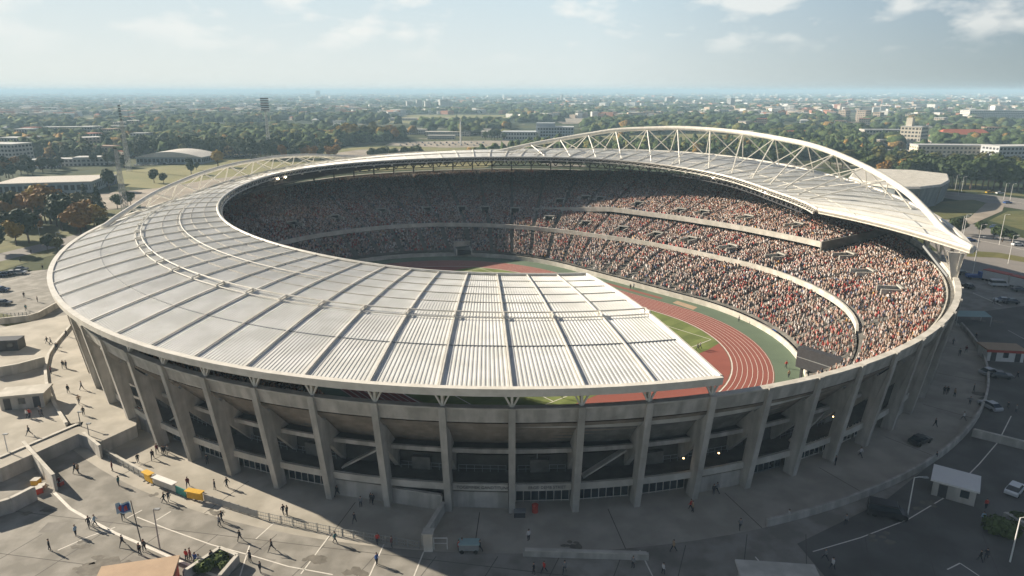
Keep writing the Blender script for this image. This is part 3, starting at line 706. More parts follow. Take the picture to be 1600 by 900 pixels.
# ---- facade
WA, WB, WC = 113.2, 122.9, 205.5     # outer wall
BA, BB, BC = 110.0, 118.2, 203.0     # column feet
def wall_top(t):
    y = WC-WB*math.cos(t); return 17.25+.65*max(0, min(1, (y-95)/40))+max(0, min(1, (y-170)/130))*4.3
def facade():
    n = NC*2; mb = MB(); rows = []
    for i in range(n):
        t = 2*PI*i/n; zt = wall_top(t); zb = zt-2.2
        f = (zb-14)/3.9*.0
        rows.append([ell(t, WA-.75, WB-.75, WC-.05, zb), ell(t, WA-.15, WB-.15, WC, zt-.05), ell(t, WA-.15, WB-.15, WC, zt)] + [ell(t, WA-.9, WB-.9, WC, zt), ell(t, WA-1.3, WB-1.3, WC, zb), ell(t, WA-.75, WB-.75, WC-.05, zb)])
    mb.grid(rows, closed=True); part(mb, 'parapet_wall', M['concrete'])
    # capping strip and joints of the parapet wall
    mb = MB(); rows = []
    for i in range(n):
        t = 2*PI*i/n; zt = wall_top(t); rows.append([ell(t, WA, WB, WC, zt+.003), ell(t, WA, WB, WC, zt+.22), ell(t, WA-1.15, WB-1.15, WC, zt+.22), ell(t, WA-1.15, WB-1.15, WC, zt+.003), ell(t, WA, WB, WC, zt+.003)])
    mb.grid(rows, closed=True); part(mb, 'parapet_coping', M['concrete_pale'])
    # underside of the stands, stepped boards
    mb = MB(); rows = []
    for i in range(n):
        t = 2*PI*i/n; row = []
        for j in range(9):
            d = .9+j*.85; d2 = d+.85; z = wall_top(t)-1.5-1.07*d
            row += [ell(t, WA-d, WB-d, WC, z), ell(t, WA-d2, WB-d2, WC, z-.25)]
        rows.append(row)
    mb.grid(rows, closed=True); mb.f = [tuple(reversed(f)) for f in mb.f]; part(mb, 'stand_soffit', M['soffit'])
    # solid core behind everything (dark rooms)
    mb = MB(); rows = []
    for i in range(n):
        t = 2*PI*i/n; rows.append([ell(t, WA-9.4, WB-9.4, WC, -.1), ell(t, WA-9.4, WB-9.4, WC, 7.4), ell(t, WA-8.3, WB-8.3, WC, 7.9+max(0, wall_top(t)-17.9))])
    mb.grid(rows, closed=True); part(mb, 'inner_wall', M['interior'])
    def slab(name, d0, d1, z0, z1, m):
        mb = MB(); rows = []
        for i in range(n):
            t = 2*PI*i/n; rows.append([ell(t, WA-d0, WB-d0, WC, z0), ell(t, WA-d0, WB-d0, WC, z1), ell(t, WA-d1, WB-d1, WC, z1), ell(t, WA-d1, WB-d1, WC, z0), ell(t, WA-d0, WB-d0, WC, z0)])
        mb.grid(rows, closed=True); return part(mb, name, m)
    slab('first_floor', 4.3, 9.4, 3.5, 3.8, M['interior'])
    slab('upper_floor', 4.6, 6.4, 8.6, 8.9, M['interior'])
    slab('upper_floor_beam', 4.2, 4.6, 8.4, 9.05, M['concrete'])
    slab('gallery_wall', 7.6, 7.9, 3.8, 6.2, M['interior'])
    # columns, raking beams, floor beams, glazing per bay
    for k in range(NC):
        t = k*DT; 
        if k > NC/2: t -= 2*PI
        dg = math.degrees(t)
        if abs(dg) > 118: continue
        top = ell(t, WA+.35, WB+.35, WC); foot = ell(t, BA+.1, BB+.1, BC); rad = Vector((math.sin(t)*WB, -math.cos(t)*WA, 0)).normalized()
        tan = Vector((-rad.y, rad.x, 0)); zt = wall_top(t)+.35; hw = .47
        prof = [(foot, 0.0), (top, zt), (top-rad*.55, zt), (top-rad*.95, 14.6), (top-rad*2.9, 12.4), (foot-rad*1.9, 0.0)]
        prof = [Vector((p.x, p.y, z)) for p, z in prof]
        if k == 13:
            prof[1].z = z_out(s_of(K1))-.8; prof[2] = Vector((top.x, top.y, prof[1].z))-rad*3.2
        mb = MB()
        vs = [p-tan*hw for p in prof]+[p+tan*hw for p in prof]; m_ = len(prof)
        mb.add(vs, [tuple(range(m_)), tuple(reversed(range(m_, 2*m_)))]+[((i+1) % m_, i, m_+i, m_+(i+1) % m_) for i in range(m_)])
        col = part(mb, 'column', M['concrete'])
        # raking beam
        mb = MB(); a = top-rad*2.0; b = top-rad*8.6; a.z = 12.2; b.z = 4.6; mb.beam(a, b, .8, 2.4); part(mb, 'raking_beam', M['concrete'])
        # bracket between wall top and roof
        s = -dg
        if k <= 3 or k >= 13:
            mb = MB(); zr = z_out(s if s >= -15 else s+360)-.6 if (k > 12 or k <= 3) else 0
            q = top-rad*.8; z0 = zt-.3
            mb.beam((q.x, q.y, z0), (q.x, q.y, zr), .35, .45, rad)
            for dx, dr in ((1.5, 0), (-1.5, 0), (0, 2.6)):
                mb.beam((q.x, q.y, z0), (q.x+tan.x*dx-rad.x*dr, q.y+tan.y*dx-rad.y*dr, zr), .22, .3, rad)
            part(mb, 'roof_bracket', M['white_steel'])
        # bay to the next column
        t2 = t+DT; tm = t+DT/2
        if abs(dg) < 112:
            mb = MB(); z0, z1 = 3.1, 4.15
            rows = []
            for q in range(5):
                tt = t+DT*(.065+.87*q/4); d0, d1 = 3.0, 3.45
                rows.append([ell(tt, WA-d0, WB-d0, WC, z0), ell(tt, WA-d0, WB-d0, WC, z1), ell(tt, WA-d1, WB-d1, WC, z1), ell(tt, WA-d1, WB-d1, WC, z0), ell(tt, WA-d0, WB-d0, WC, z0)])
            mb.grid(rows); part(mb, 'floor_beam', M['concrete_pale'])
            kind = (k*7) % 5
            mb = MB(); P0 = ell(t+DT*.06, WA-5.2, WB-5.2, WC); P1 = ell(t+DT*.94, WA-5.2, WB-5.2, WC)
            if k in (74,):   # open entrance with a ramp
                mb.beam((P0.x, P0.y, 1.0), (P1.x, P1.y, 1.0), .3, 2.0); part(mb, 'bay_wall', M['concrete_dark'])
            elif k == 1+NC-2 or kind in (1,):
                P0 = ell(t+DT*.06, WA-3.6, WB-3.6, WC); P1 = ell(t+DT*.94, WA-3.6, WB-3.6, WC)
                mb.beam((P0.x, P0.y, 1.3), (P1.x, P1.y, 1.3), .3, 2.6); part(mb, 'bay_wall', M['concrete'])
            else:
                mb.beam((P0.x, P0.y, 1.55), (P1.x, P1.y, 1.55), .15, 3.1)
                gl = part(mb, 'shopfront_glass', M['glass'])
                fr = MB(); u = (P1-P0); nn = 7; o_ = rad*.12
                for j in range(nn+1):
                    p = P0+u*j/nn+o_; fr.beam((p.x, p.y, 0), (p.x, p.y, 3.1), .09, .09)
                for z in (.15, 2.3, 3.0): fr.beam((P0.x+o_.x, P0.y+o_.y, z), (P1.x+o_.x, P1.y+o_.y, z), .1, .1)
                f_ = fr.build('mullions', M['white_steel'] if kind != 3 else M['grey_steel']); f_.parent = gl; f_.location = (0, 0, 0)
                if k in (67, 68):   # coloured shop boards on the sunlit left side
                    for j in (1, 3, 5):
                        sb = MB(); p = P0+u*(j+.1)/nn+rad*.25; q2 = P0+u*(j+1)/nn+rad*.25; sb.beam((p.x, p.y, 1.3), (q2.x, q2.y, 1.3), .08, 1.9)
                        part(sb, 'shop_board', M['yellow'] if k == 68 else M['red'])
            # gallery rail and lamps
            if k % 3 != 1:
                gm = MB(); a = ell(t+DT*.1, WA-6.9, WB-6.9, WC); b = ell(t+DT*.9, WA-6.9, WB-6.9, WC)
                for z in (4.3, 4.9): gm.beam((a.x, a.y, z), (b.x, b.y, z), .06, .06)
                for j in range(7):
                    p = a.lerp(b, j/6); gm.beam((p.x, p.y, 3.8), (p.x, p.y, 4.9), .06, .06)
                part(gm, 'gallery_rail', M['grey_steel'])
            # blocks and stairs in the gallery
            if k % 2 == 0:
                gm = MB(); a = ell(t+DT*.3, WA-7.2, WB-7.2, WC); b = ell(t+DT*.62, WA-7.2, WB-7.2, WC); gm.beam((a.x, a.y, 4.8), (b.x, b.y, 4.8), .8, 2.0)
                part(gm, 'kiosk_box', M['concrete_dark'])
            if k % 4 == 1:
                gm = MB(); a = ell(t+DT*.15, WA-5, WB-5, WC, 4.0); b = ell(t+DT*.85, WA-4.9, WB-4.9, WC, 8.0); gm.beam(a, b, 1.1, .25); part(gm, 'stair_flight', M['concrete'])
facade()
# warm and white lamps seen inside the gallery
for px, py, z in ((1068, 716, 6.0), (936, 690, 8.2), (752, 687, 8.2), (1239, 661, 8), (1248, 659, 8), (1315, 628, 7.6), (1312, 643, 7.6), (1302, 651, 7), (1123, 708, 6), (1402, 603, 7.5)):
    p = G(px, py, z); mb = MB(); mb.box(-.1, -.1, -.06, .1, .1, .06, 0, None, 0, p); part(mb, 'gallery_lamp', M['lamp_warm'])
# sign lettering on the beam by the main entrance (as it reads in the photo)
def text(txt, loc, rz, size, m, parent=None, name='lettering', tilt=PI/2):
    cu = bpy.data.curves.new(name, 'FONT'); cu.body = txt; cu.size = size; cu.extrude = .02; cu.align_x = 'CENTER'; cu.align_y = 'CENTER'
    o = bpy.data.objects.new('tmp', cu); COL.objects.link(o); dg = bpy.context.evaluated_depsgraph_get(); me = bpy.data.meshes.new_from_object(o.evaluated_get(dg))
    bpy.data.objects.remove(o); me.materials.clear(); me.materials.append(m)
    r = bpy.data.objects.new(name, me); COL.objects.link(r); r.rotation_euler = (tilt, 0, rz); r.location = loc; r.parent = parent; return r
for kk, tx in ((-1, 'TOGEMMEK GANDTITUNG'), (0, 'ERGEI DEMB STRIET')):
    tm = (kk+.55)*DT; p = ell(tm, WA-2.97, WB-2.97, WC, 3.62); o = text(tx, (p.x, p.y-205, p.z), tm, .62, M['dark_steel'], stadium)

# ---- roof
def build_roof():
    roof_e = None
    NCO = 15; NU = 12
    mb = MB(); bot = []
    rows = []
    for k in range(K0, K1):
        for c in range(NCO):
            for w_, h in ((0, 0), (.42, 0), (.5, .055), (.92, .055)):
                kk = k+(c+w_)/NCO
                rows.append([roof_pt(kk, j/NU, h) for j in range(NU+1)])
    rows.append([roof_pt(K1, j/NU, 0) for j in range(NU+1)])
    mb.grid(rows); mb.f = [tuple(reversed(f)) for f in mb.f]
    roof = part(mb, 'roof', M['roof'])
    # underside
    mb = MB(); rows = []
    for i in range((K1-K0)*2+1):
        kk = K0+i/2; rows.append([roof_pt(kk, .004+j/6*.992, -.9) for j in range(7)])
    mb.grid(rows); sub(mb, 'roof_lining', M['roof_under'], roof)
    # outer fascia
    mb = MB(); rows = []
    for i in range((K1-K0)*2+1):
        kk = K0+i/2; s = s_of(kk); z = z_out(s); a = [rim(s, z+.4, .7), rim(s, z+.4, -.25), rim(s, z-.75, -.25), rim(s, z-.75, .5), rim(s, z+.4, .7)]; rows.append(a)
    mb.grid(rows); mb.add(rows[0][:4], [(0, 1, 2, 3)]); mb.add(rows[-1][:4], [(3, 2, 1, 0)])
    sub(mb, 'fascia', M['white_steel'], roof)
    # inner edge beam with lattice
    mb = MB(); top = []; low = []
    for i in range((K1-K0)*3+1):
        kk = K0+i/3; q = roof_pt(kk, 1, .25); c = (Vector((-3, 205, q.z))-q).normalized(); top.append(q+c*.3); low.append(q+c*1.3-Vector((0, 0, 1.2)))
    mb.tube(top, .32, 6); mb.tube(low, .16, 5)
    for i in range(len(top)-1):
        mb.tube([top[i], low[i]], .08, 4, cap=False); mb.tube([low[i], top[i+1]], .08, 4, cap=False)
    sub(mb, 'inner_edge_truss', M['white_steel'], roof)
    # end edge beams
    for kk in (K0, K1):
        mb = MB(); d = .25
        pts = [roof_pt(kk, j/8, .15) for j in range(9)]; mb.tube(pts, .38 if kk == K0 else .55, 6)
        pts2 = [p-Vector((0, 0, .8)) for p in pts]
        rows = [[p, p-Vector((0, 0, 1.0))] for p in pts]; mb.grid(rows)
        sub(mb, 'end_beam', M['white_steel'], roof)
    for nm, u, z0, z1, ka in (('edge_girder', .965, -1.0, -3.4, 14), ('mid_dark_sheet', .62, -1.2, -4.2, 14), ('back_dark_sheet', .035, -1.0, -5.2, 16)):
        mb = MB(); P_ = [roof_pt(ka+i/2, u, 0) for i in range((K1-2-ka)*2)]
        if nm == 'edge_girder':
            for zz, hh in ((z0, .35), (z1, .3), ((z0+z1)/2, .18)):
                for a, b in zip(P_, P_[1:]): mb.beam((a.x, a.y, a.z+zz), (b.x, b.y, b.z+zz), .3, hh)
            for a, b in zip(P_, P_[1:]):
                m_ = (a+b)/2; mb.beam((a.x, a.y, a.z+z0), (m_.x, m_.y, m_.z+z1), .2, .35); mb.beam((m_.x, m_.y, m_.z+z1), (b.x, b.y, b.z+z0), .2, .35)
        else:
            rows = [[(p.x, p.y, p.z+z0), (p.x, p.y, p.z+z1)] for p in P_]; mb.grid(rows)  # plain dark sheets, added to form the dark band under the roof
        sub(mb, nm, M['dark_steel'], roof)
    # radial ribs
    for k in range(K0+1, K1):
        mb = MB(); pts = [roof_pt(k, j/10, .24) for j in range(11)]
        for a, b in zip(pts, pts[1:]): mb.beam(a, b, .2, .26)
        sub(mb, 'rib', M['white_steel'], roof)
    # mid ring truss: two tubes with rollers at each rib on the left and near roof
    def ringtube(name, u, lift, r, ka, kb, posts=False, gap=0):
        mb = MB(); pts = [roof_pt(ka+i/2, u, lift) for i in range(int((kb-ka)*2)+1)]; mb.tube(pts, r, 6)
        if gap:
            mb.tube([roof_pt(ka+i/2, u-gap, lift-.3) for i in range(int((kb-ka)*2)+1)], r*.8, 6)
        if posts:
            for k in range(ka, kb+1):
                p = roof_pt(k, u, 0); q = roof_pt(k, u-gap, 0); mb.beam(p+Vector((0, 0, .1)), p+Vector((0, 0, lift+.15)), .35, .35); mb.beam(q, q+Vector((0, 0, lift)), .3, .3); mb.beam(p+Vector((0, 0, lift)), q+Vector((0, 0, lift)), .25, .25)
        sub(mb, name, M['white_steel'], roof)
    ringtube('ring_truss', .47, .65, .14, K0, 34, True, .035)
    ringtube('ring_purlin', .72, .35, .11, 5, 40)
    for u in (.24, .60, .70, .80, .90):
        mb = MB(); pts = [roof_pt(K0+i/2, u, .06) for i in range((K1-K0)*2+1)]
        if u > .5: pts = pts[:60] if u != .70 else pts
        for a, b in zip(pts, pts[1:]): mb.beam(a, b, .10, .2)
        sub(mb, 'seam_batten', M['grey_steel'] if u == .24 else M['concrete_pale'], roof)
    # dark cantilever girders below the far roof, posts behind the far stands, floodlights
    for k in range(9, K1):
        mb = MB()
        a = roof_pt(k, .02, -1.0); b = roof_pt(k, .55, -3.0); c = roof_pt(k, .97, -1.1)
        mb.beam(a, b, .3, .4); mb.beam(b, c, .3, .4); 
        for j in range(8):
            u = .08+j*.11; p = roof_pt(k, u, -1); z = p.z-(2.0*(u/.55) if u < .55 else 2.0*(.97-u)/.42); q = roof_pt(k, u+.055, -1.0); mb.beam((p.x, p.y, z), q, .14, .14)
        sub(mb, 'girder', M['dark_steel'], roof)
        if 12 <= k <= 60:
            mb = MB(); p = roof_pt(k, .07, -1.0); zb = 17
            mb.beam((p.x, p.y, zb), (p.x, p.y, p.z), .55, .55)
            t_ = roof_pt(k, .22, -1.6); mb.beam((p.x, p.y, p.z-4), t_, .25, .25)
            part(mb, 'roof_post', M['concrete_dark'])
    for k in range(14, K1):
        for f in (0, .5):
            q = roof_pt(k+f, .985, -1.5); mb = MB(); c = (Vector((-3, 205, q.z))-q).normalized()
            lit = (k+f) in (24.5, 25, 51, 56.5) 
            h_ = .2 if lit else .3; mb.box(-h_, -h_, -h_, h_, h_, h_, 0, None, math.atan2(c.y, c.x), q)
            if len(roof.children) < 96*9: sub(mb, 'floodlight', M['lamp'] if lit else M['white_steel'], roof) if (f == 0 or lit) else None
    return roof
def sub(mb, name, m, parent):
    o = mb.build(name, m); o.parent = parent; o.location = (0, 0, 0)
    return o
roof = build_roof()
# far wall behind the last row, thin rail band that catches light
def back_rail():
    for dz, h in ((1.9, .22), (3.4, .16)):
        mb = MB(); idx = [i for i in ALL if 20 <= -180+i <= 176]
        pts = [pol(i, RR[i]+.2, ZR[i]+dz) for i in idx]
        for a, b in zip(pts, pts[1:]): mb.beam(a, b, .2, h)
        part(mb, 'back_rail', M['concrete'])
back_rail()
# ---- arches
def arch(name, nodes, r, lab):
    P = [Vector(p) for p in nodes]
    def cr(p0, p1, p2, p3, t):
        return .5*((2*p1)+(-p0+p2)*t+(2*p0-5*p1+4*p2-p3)*t*t+(-p0+3*p1-3*p2+p3)*t**3)
    pts = []
    Q = [P[0]+(P[0]-P[1])]+P+[P[-1]+(P[-1]-P[-2])]
    for i in range(1, len(Q)-2):
        for j in range(8): pts.append(cr(Q[i-1], Q[i], Q[i+1], Q[i+2], j/8))
    pts.append(P[-1]); mb = MB(); mb.tube(pts, r*.9, 10); o = part(mb, name, M['white_steel'], smooth=True); o['label'] = lab
    return o
def node(px, py, frac_s, mid=True):
    """arch node on the pixel, above the curve that runs along the middle (or the rim) of the roof"""
    best = None
    for i in range(2000):
        s = 130+i*.09 if mid else 70+i*.05
        ksel = s/360*NC
        p = roof_pt(ksel, frac_s) if 0 < ksel < K1 else None
        if p is None: continue
        # height that puts it on the row py
        dy = (py-450)/FPX; tanv = (math.sin(PITCH)+dy*math.cos(PITCH))/(math.cos(PITCH)-dy*math.sin(PITCH)); z = HC-p.y*tanv
        x, y = PX((p.x, p.y, z)); e = abs(x-px)
        if best is None or e < best[0]: best = (e, Vector((p.x, p.y, z)), ksel)
    return best[1], best[2]
RN = [(829, 226), (875, 217.5), (919, 210), (962, 203.5), (1011, 201), (1059, 200), (1110, 202.5), (1161, 207.5), (1211, 215.5), (1261, 225.5), (1306, 240), (1352, 261), (1388, 281)]
# plan curve is the middle ellipse of the roof; solve by its own parameter
def arch_plan(t, a, b, cy, cx):
    f = 0
    if a == 99:
        f = max(0, min(1, (R(112)-abs(t))/R(52))) if t > 0 else 0
        f = f*f*(3-2*f)
    return ell(t, a+15.6*f, b+26*f, cy, 0, cx)
def arch_nodes(nodes, a, b, cy, t0, t1, cx=0):
    out = []
    for px, py in nodes:
        best = None
        for i in range(1600):
            t = t0+(t1-t0)*i/1600; p = arch_plan(t, a, b, cy, cx)
            dy = (py-450)/FPX; tanv = (math.sin(PITCH)+dy*math.cos(PITCH))/(math.cos(PITCH)-dy*math.sin(PITCH)); z = HC-p.y*tanv
            e = abs(PX((p.x, p.y, z))[0]-px)
            if best is None or e < best[0]: best = (e, Vector((p.x, p.y, z)), t)
        out.append((best[1], best[2]))
    return out
rn = arch_nodes(RN, 99, 98, 205, R(45), R(200), -1)
end = rim(s_of(K1)); end = Vector((end.x+.3, end.y, end.z+.2))
low_ = [p for p, t in arch_nodes([(1421, 304), (1452, 334), (1480, 365)], 99, 98, 205, R(45), R(200), -1)]
ra = arch('roof_arch', [end]+low_[::-1]+[p for p, t in reversed(rn)]+[Vector((-14, 303, 30.8)), Vector((-30, 300, 28.0))], .95, 'tall white tubular arch over the right side of the roof')
def strut(parent, a, b, r=.2):
    mb = MB(); mb.tube([a, b], r, 6); sub(mb, 'strut', M['white_steel'], parent)
for p, t in rn:
    s = math.degrees(-t) % 360; k = s/360*NC
    k = max(30, min(K1-1.2, k))
    for du, dk, r in ((.86, 1.3, .24), (.86, -.9, .16), (.10, .8, .2), (.10, -.9, .16)):
        kk = max(30, min(K1-.3, k+dk*1.0)); q = roof_pt(kk, du, .1); strut(ra, p, q, r)
for u_, du in ((.35, .3), (.75, .5)):
    pass
LN = [(161, 355), (180, 341), (200, 328), (240, 303), (277, 286), (317, 270.5), (357, 259), (397, 251), (428, 246), (460, 243.5), (492, 242.5), (535, 244.5)]
ln = arch_nodes(LN, 111, 120, 205, R(-170), R(-60), 0)
la = arch('roof_arch', [p for p, t in ln]+[Vector((-52, 309, 29.3))], .75, 'low white tubular arch behind the left side of the roof')
for p, t in ln[2:]:
    s = math.degrees(-t) % 360; k = s/360*NC
    for du, dk, r in ((.0, 0, .2), (.0, 1.5, .16), (.0, -1.5, .16), (.3, .6, .16)):
        q = roof_pt(max(5, k+dk), du, .1); strut(la, p, q, r)
# diagonal tie below the right roof tip
mb = MB(); p = G(1443, 384, 23.2); q = G(1481, 432, 18.2); mb.beam(p, q, .35, .5); part(mb, 'tie_beam', M['grey_steel'])

# ---- people on the rim walk and pitch come later

# ============================================================ surroundings
SHADOWDIR = Vector((.89, -.456, 0))
# ---- ground patches
def patch(name, px, m, z): return sheet(name, [G(*p) for p in px], z, m)
patch('grass_field', [(70, 290), (120, 276), (230, 262), (330, 252), (430, 246), (520, 232), (600, 229), (770, 229), (790, 243), (760, 262), (560, 268), (420, 270), (330, 285), (255, 296), (200, 292)], M['grass_far'], .05)
patch('dirt_lot', [(520, 240), (560, 234), (640, 233), (625, 246), (560, 250)], M['dust'], .09)
patch('dirt_lot', [(220, 300), (330, 280), (400, 272), (400, 285), (300, 320), (220, 330)], M['dust'], .09)
patch('dirt_lot', [(615, 222), (800, 219), (830, 228), (700, 231), (600, 227)], M['dust'], .09)
patch('grass_field', [(580, 191), (640, 180), (800, 180), (790, 192), (690, 194)], M['grass_far'], .10)
patch('grass_field', [(930, 213), (1090, 209), (1180, 212), (1190, 226), (1000, 228)], M['grass_far'], .10)
patch('road', [(-40, 340), (60, 318), (160, 302), (260, 293), (265, 303), (190, 325), (60, 338), (-40, 362)], M['dust'], .06)
patch('grass_verge', [(-40, 362), (40, 341), (120, 328), (190, 328), (170, 372), (110, 385), (-40, 425)], M['grass'], .05)
patch('road', [(-60, 412), (0, 396), (60, 382), (120, 366), (170, 352), (180, 358), (130, 377), (60, 394), (0, 409), (-60, 428)], M['road'], .07)
patch('grass_verge', [(-40, 423), (0, 412), (60, 398), (118, 384), (110, 393), (60, 405), (0, 424), (-40, 436)], M['grass'], .09)
patch('grass_verge', [(0, 508), (0, 489), (48, 500), (50, 508), (20, 513)], M['grass'], .03)
FIELDS = [[(300, 199), (410, 195), (430, 201), (320, 206)], [(410, 178), (520, 175), (540, 180), (420, 183)], [(860, 186), (960, 183), (985, 190), (880, 194)], [(1010, 176), (1100, 174), (1120, 179), (1020, 181)], [(100, 186), (210, 183), (225, 188), (115, 191)], [(640, 170), (760, 168), (770, 172), (650, 174)], [(1180, 200), (1250, 197), (1265, 203), (1190, 206)], [(1430, 178), (1500, 176), (1515, 181), (1440, 184)], [(930, 167), (1010, 166), (1015, 169), (935, 170)], [(240, 172), (340, 170), (350, 174), (250, 176)]]
for i_, f_ in enumerate(FIELDS): patch('grass_field', f_, M['dust'] if i_ % 4 == 2 else M['grass_far'], .12)
# right side
patch('dirt_lot', [(1395, 335), (1500, 345), (1700, 400), (1700, 470), (1500, 420)], M['road'], .05)
patch('grass_field', [(1430, 318), (1520, 312), (1560, 322), (1530, 333), (1480, 342), (1430, 342)], M['grass'], .09)
patch('road', [(1470, 299), (1540, 304), (1700, 322), (1700, 344), (1560, 322), (1470, 309)], M['road'], .08)
patch('grass_field', [(1545, 345), (1575, 330), (1640, 328), (1700, 345), (1700, 385), (1600, 360)], M['grass'], .09)
patch('road', [(1540, 318), (1570, 318), (1566, 330), (1520, 350), (1480, 354), (1470, 348), (1515, 340)], M['dust'], .10)
patch('grass_verge', [(1510, 401), (1560, 403), (1700, 428), (1700, 420), (1560, 395), (1512, 392)], M['grass'], .09)
patch('grass_verge', [(1440, 285), (1500, 285), (1700, 308), (1700, 318), (1560, 303), (1470, 296)], M['grass'], .09)
patch('gravel', [(1595, 812), (1640, 840), (1640, 800)], M['dust'], .03)
strips('road_markings', polyseg([(1520, 458), (1565, 478)])+polyseg([(1460, 303), (1560, 312), (1640, 324)])+polyseg([(1510, 372), (1560, 382), (1640, 400)]), .35, .12, M['line'])

# ---- walls and small buildings of the forecourt
def wall_line(name, pts, w, h, m, z=0, **k):
    c = pts[0]; mb = MB()
    for a, b in zip(pts, pts[1:]):
        a = Vector((a[0], a[1], z+h/2)); b = Vector((b[0], b[1], z+h/2)); d = (b-a).normalized()*w*.5
        mb.beam(a-d*.98, b+d*.98, w, h)
    e = empty(name, (c[0], c[1], z), **k); o = mb.build('wall_body', m); o.parent = e; o.location = (-c[0], -c[1], -z)
    mb = MB()
    for a, b in zip(pts, pts[1:]):
        a = Vector((a[0], a[1], z+h+.05)); b = Vector((b[0], b[1], z+h+.05)); mb.beam(a, b, w+.12, .1)
    o = mb.build('coping', M['concrete_pale']); o.parent = e; o.location = (-c[0], -c[1], -z); return e
# curved parapet round the concourse
def curved(name, t0, t1, h, w, z, label, m='concrete', n=50, a=121, b=129):
    mb = MB(); rows = []
    for i in range(n+1):
        t = t0+(t1-t0)*i/n; rows.append([ell(t, a, b, 205, z), ell(t, a, b, 205, z+h), ell(t, a-w, b-w, 205, z+h), ell(t, a-w, b-w, 205, z), ell(t, a, b, 205, z)])
    mb.grid(rows); mb.add(rows[0][:4], [(3, 2, 1, 0)]); mb.add(rows[-1][:4], [(0, 1, 2, 3)])
    p = ell((t0+t1)/2, a, b, 205, z); o = mb.build(name, M[m], at=p); return tag(o, label, 'wall')
curved('parapet_wall', R(17), R(72), 1.15, .4, 0, 'long curved concrete parapet round the shaded right side of the concourse')
def deck_curve():
    pts = [(104, 664), (92, 645), (80, 622), (73, 600), (71, 578), (76, 556), (88, 537), (101, 522), (112, 508)]
    P = [G(x, y, DECK) for x, y in pts]; wall_line('parapet_wall', P, .4, .4, M['concrete_pale'], DECK, label='low curved pale kerb wall on the sunlit raised terrace at the left', cat='wall')
deck_curve()
def straight(name, pts, w, h, z, label, cat='wall', m='concrete'):
    return wall_line(name, [G(x, y, z) for x, y in pts], w, h, M[m], z, label=label, cat=cat)
straight('retaining_wall', [(41, 712), (88, 766)], .4, 2.6, 0, 'tall free-standing concrete wall running diagonally beside the loading bay')
straight('retaining_wall', [(134, 695), (159, 716)], .35, 2.3, 0, 'short slanting concrete wall at the right end of the loading bay')
straight('retaining_wall', [(-30, 815), (20, 800), (55, 782)], .5, 2.2, 0, 'shaded concrete retaining wall at the lower left edge of the forecourt')
straight('retaining_wall', [(160, 705), (178, 716), (228, 744)], .3, .7, 0, 'low pale kerb wall between the forecourt and the sunlit concourse')
straight('terrace_wall', [(0, 723), (122, 670)], .5, .9, DECK-.8, 'long concrete upstand along the front edge of the raised terrace')
straight('parapet_wall', [(0, 507), (46, 502), (62, 497), (92, 480)], .35, 1.6, 0, 'concrete wall with a fence behind it at the left edge by the grass strip')
straight('parapet_wall', [(-10, 590), (30, 583), (70, 572)], .4, 2.0, DECK, 'grey screen wall behind the flat-roofed kiosk on the terrace')
straight('block_wall', [(662, 852), (693, 800)], .5, 1.6, 0, 'sloping shaded concrete wall leading from a gate pier to the stadium foot')
straight('block_wall', [(612, 784), (690, 796)], .4, 2.4, 0, 'broad pale concrete wall between two columns at the foot of the stadium')
straight('low_wall', [(820, 868), (1010, 874)], .5, .9, 0, 'low concrete wall in deep shade at the bottom centre of the forecourt')
straight('low_wall', [(1570, 812), (1640, 850)], .5, 1.1, 0, 'pale low wall beside the bushes at the lower right corner')
straight('low_wall', [(1520, 682), (1600, 702)], .4, 1.4, 0, 'straight shaded wall crossing the right car park')
straight('low_wall', [(290, 905), (345, 868), (372, 880), (345, 912)], .35, 1.2, 0, 'white planter wall at the bottom left holding green plants')
# gate
def gate():
    a = G(670, 858); b = G(699, 858); e = empty('gate', a, label='white metal gate frame beside a square concrete pier', cat='gate')
    mb = MB(); mb.box(-.6, -.6, 0, .6, .6, 2.6); mb.box(-.7, -.7, 2.6, .7, .7, 2.75); mb.build('gate_pier', M['concrete_pale'], e)
    d = b-a; mb = MB(); mb.tube([(.7, 0, 0), (.7, 0, 1.7), (d.x, d.y, 1.7), (d.x, d.y, 0)], .07, 5); mb.tube([(.7, 0, .9), (d.x, d.y, .9)], .04, 5); mb.build('gate_frame', M['white'], e)
gate()
def kiosk(name, cx, cy, w, d, h, rz, roofm, wallm, label, cat, z=0, over=.4, door=True, band=None):
    e = empty(name, (cx, cy, z), rz, label=label, cat=cat)
    mb = MB(); mb.box(-w/2, -d/2, 0, w/2, d/2, h); mb.build('wall', wallm, e)
    mb = MB(); mb.box(-w/2-over, -d/2-over, h+.003, w/2+over, d/2+over, h+.3); mb.build('roof', roofm, e)
    if band is not None:
        mb = MB(); mb.box(-w/2-over-.03, -d/2-over-.03, h-.35, w/2+over+.03, -d/2-over+.1, h+.2); mb.build('fascia_band', band, e)
    n = max(2, int(w/2.2))
    for i in range(n):
        x = -w/2+w*(i+.5)/n; mb = MB(); z1 = 2.2 if i % 2 == 0 and door else 2.1; z0 = 0.05 if i % 2 == 0 and door else .95
        mb.box(x-.55, -d/2-.06, z0, x+.55, -d/2+.04, min(z1, h-.3)); mb.build('door' if i % 2 == 0 and door else 'window', M['glass'] if i % 2 else M['dark_steel'], e)
    return e
def at2(px, py, z=0): p = G(px, py, z); return p.x, p.y
x, y = at2(43, 632, DECK); kiosk('kiosk', x, y, 7.0, 3.6, 2.6, R(14), M['concrete_pale'], M['concrete'], 'flat pale-roofed kiosk on the raised terrace at the left', 'kiosk', z=DECK)
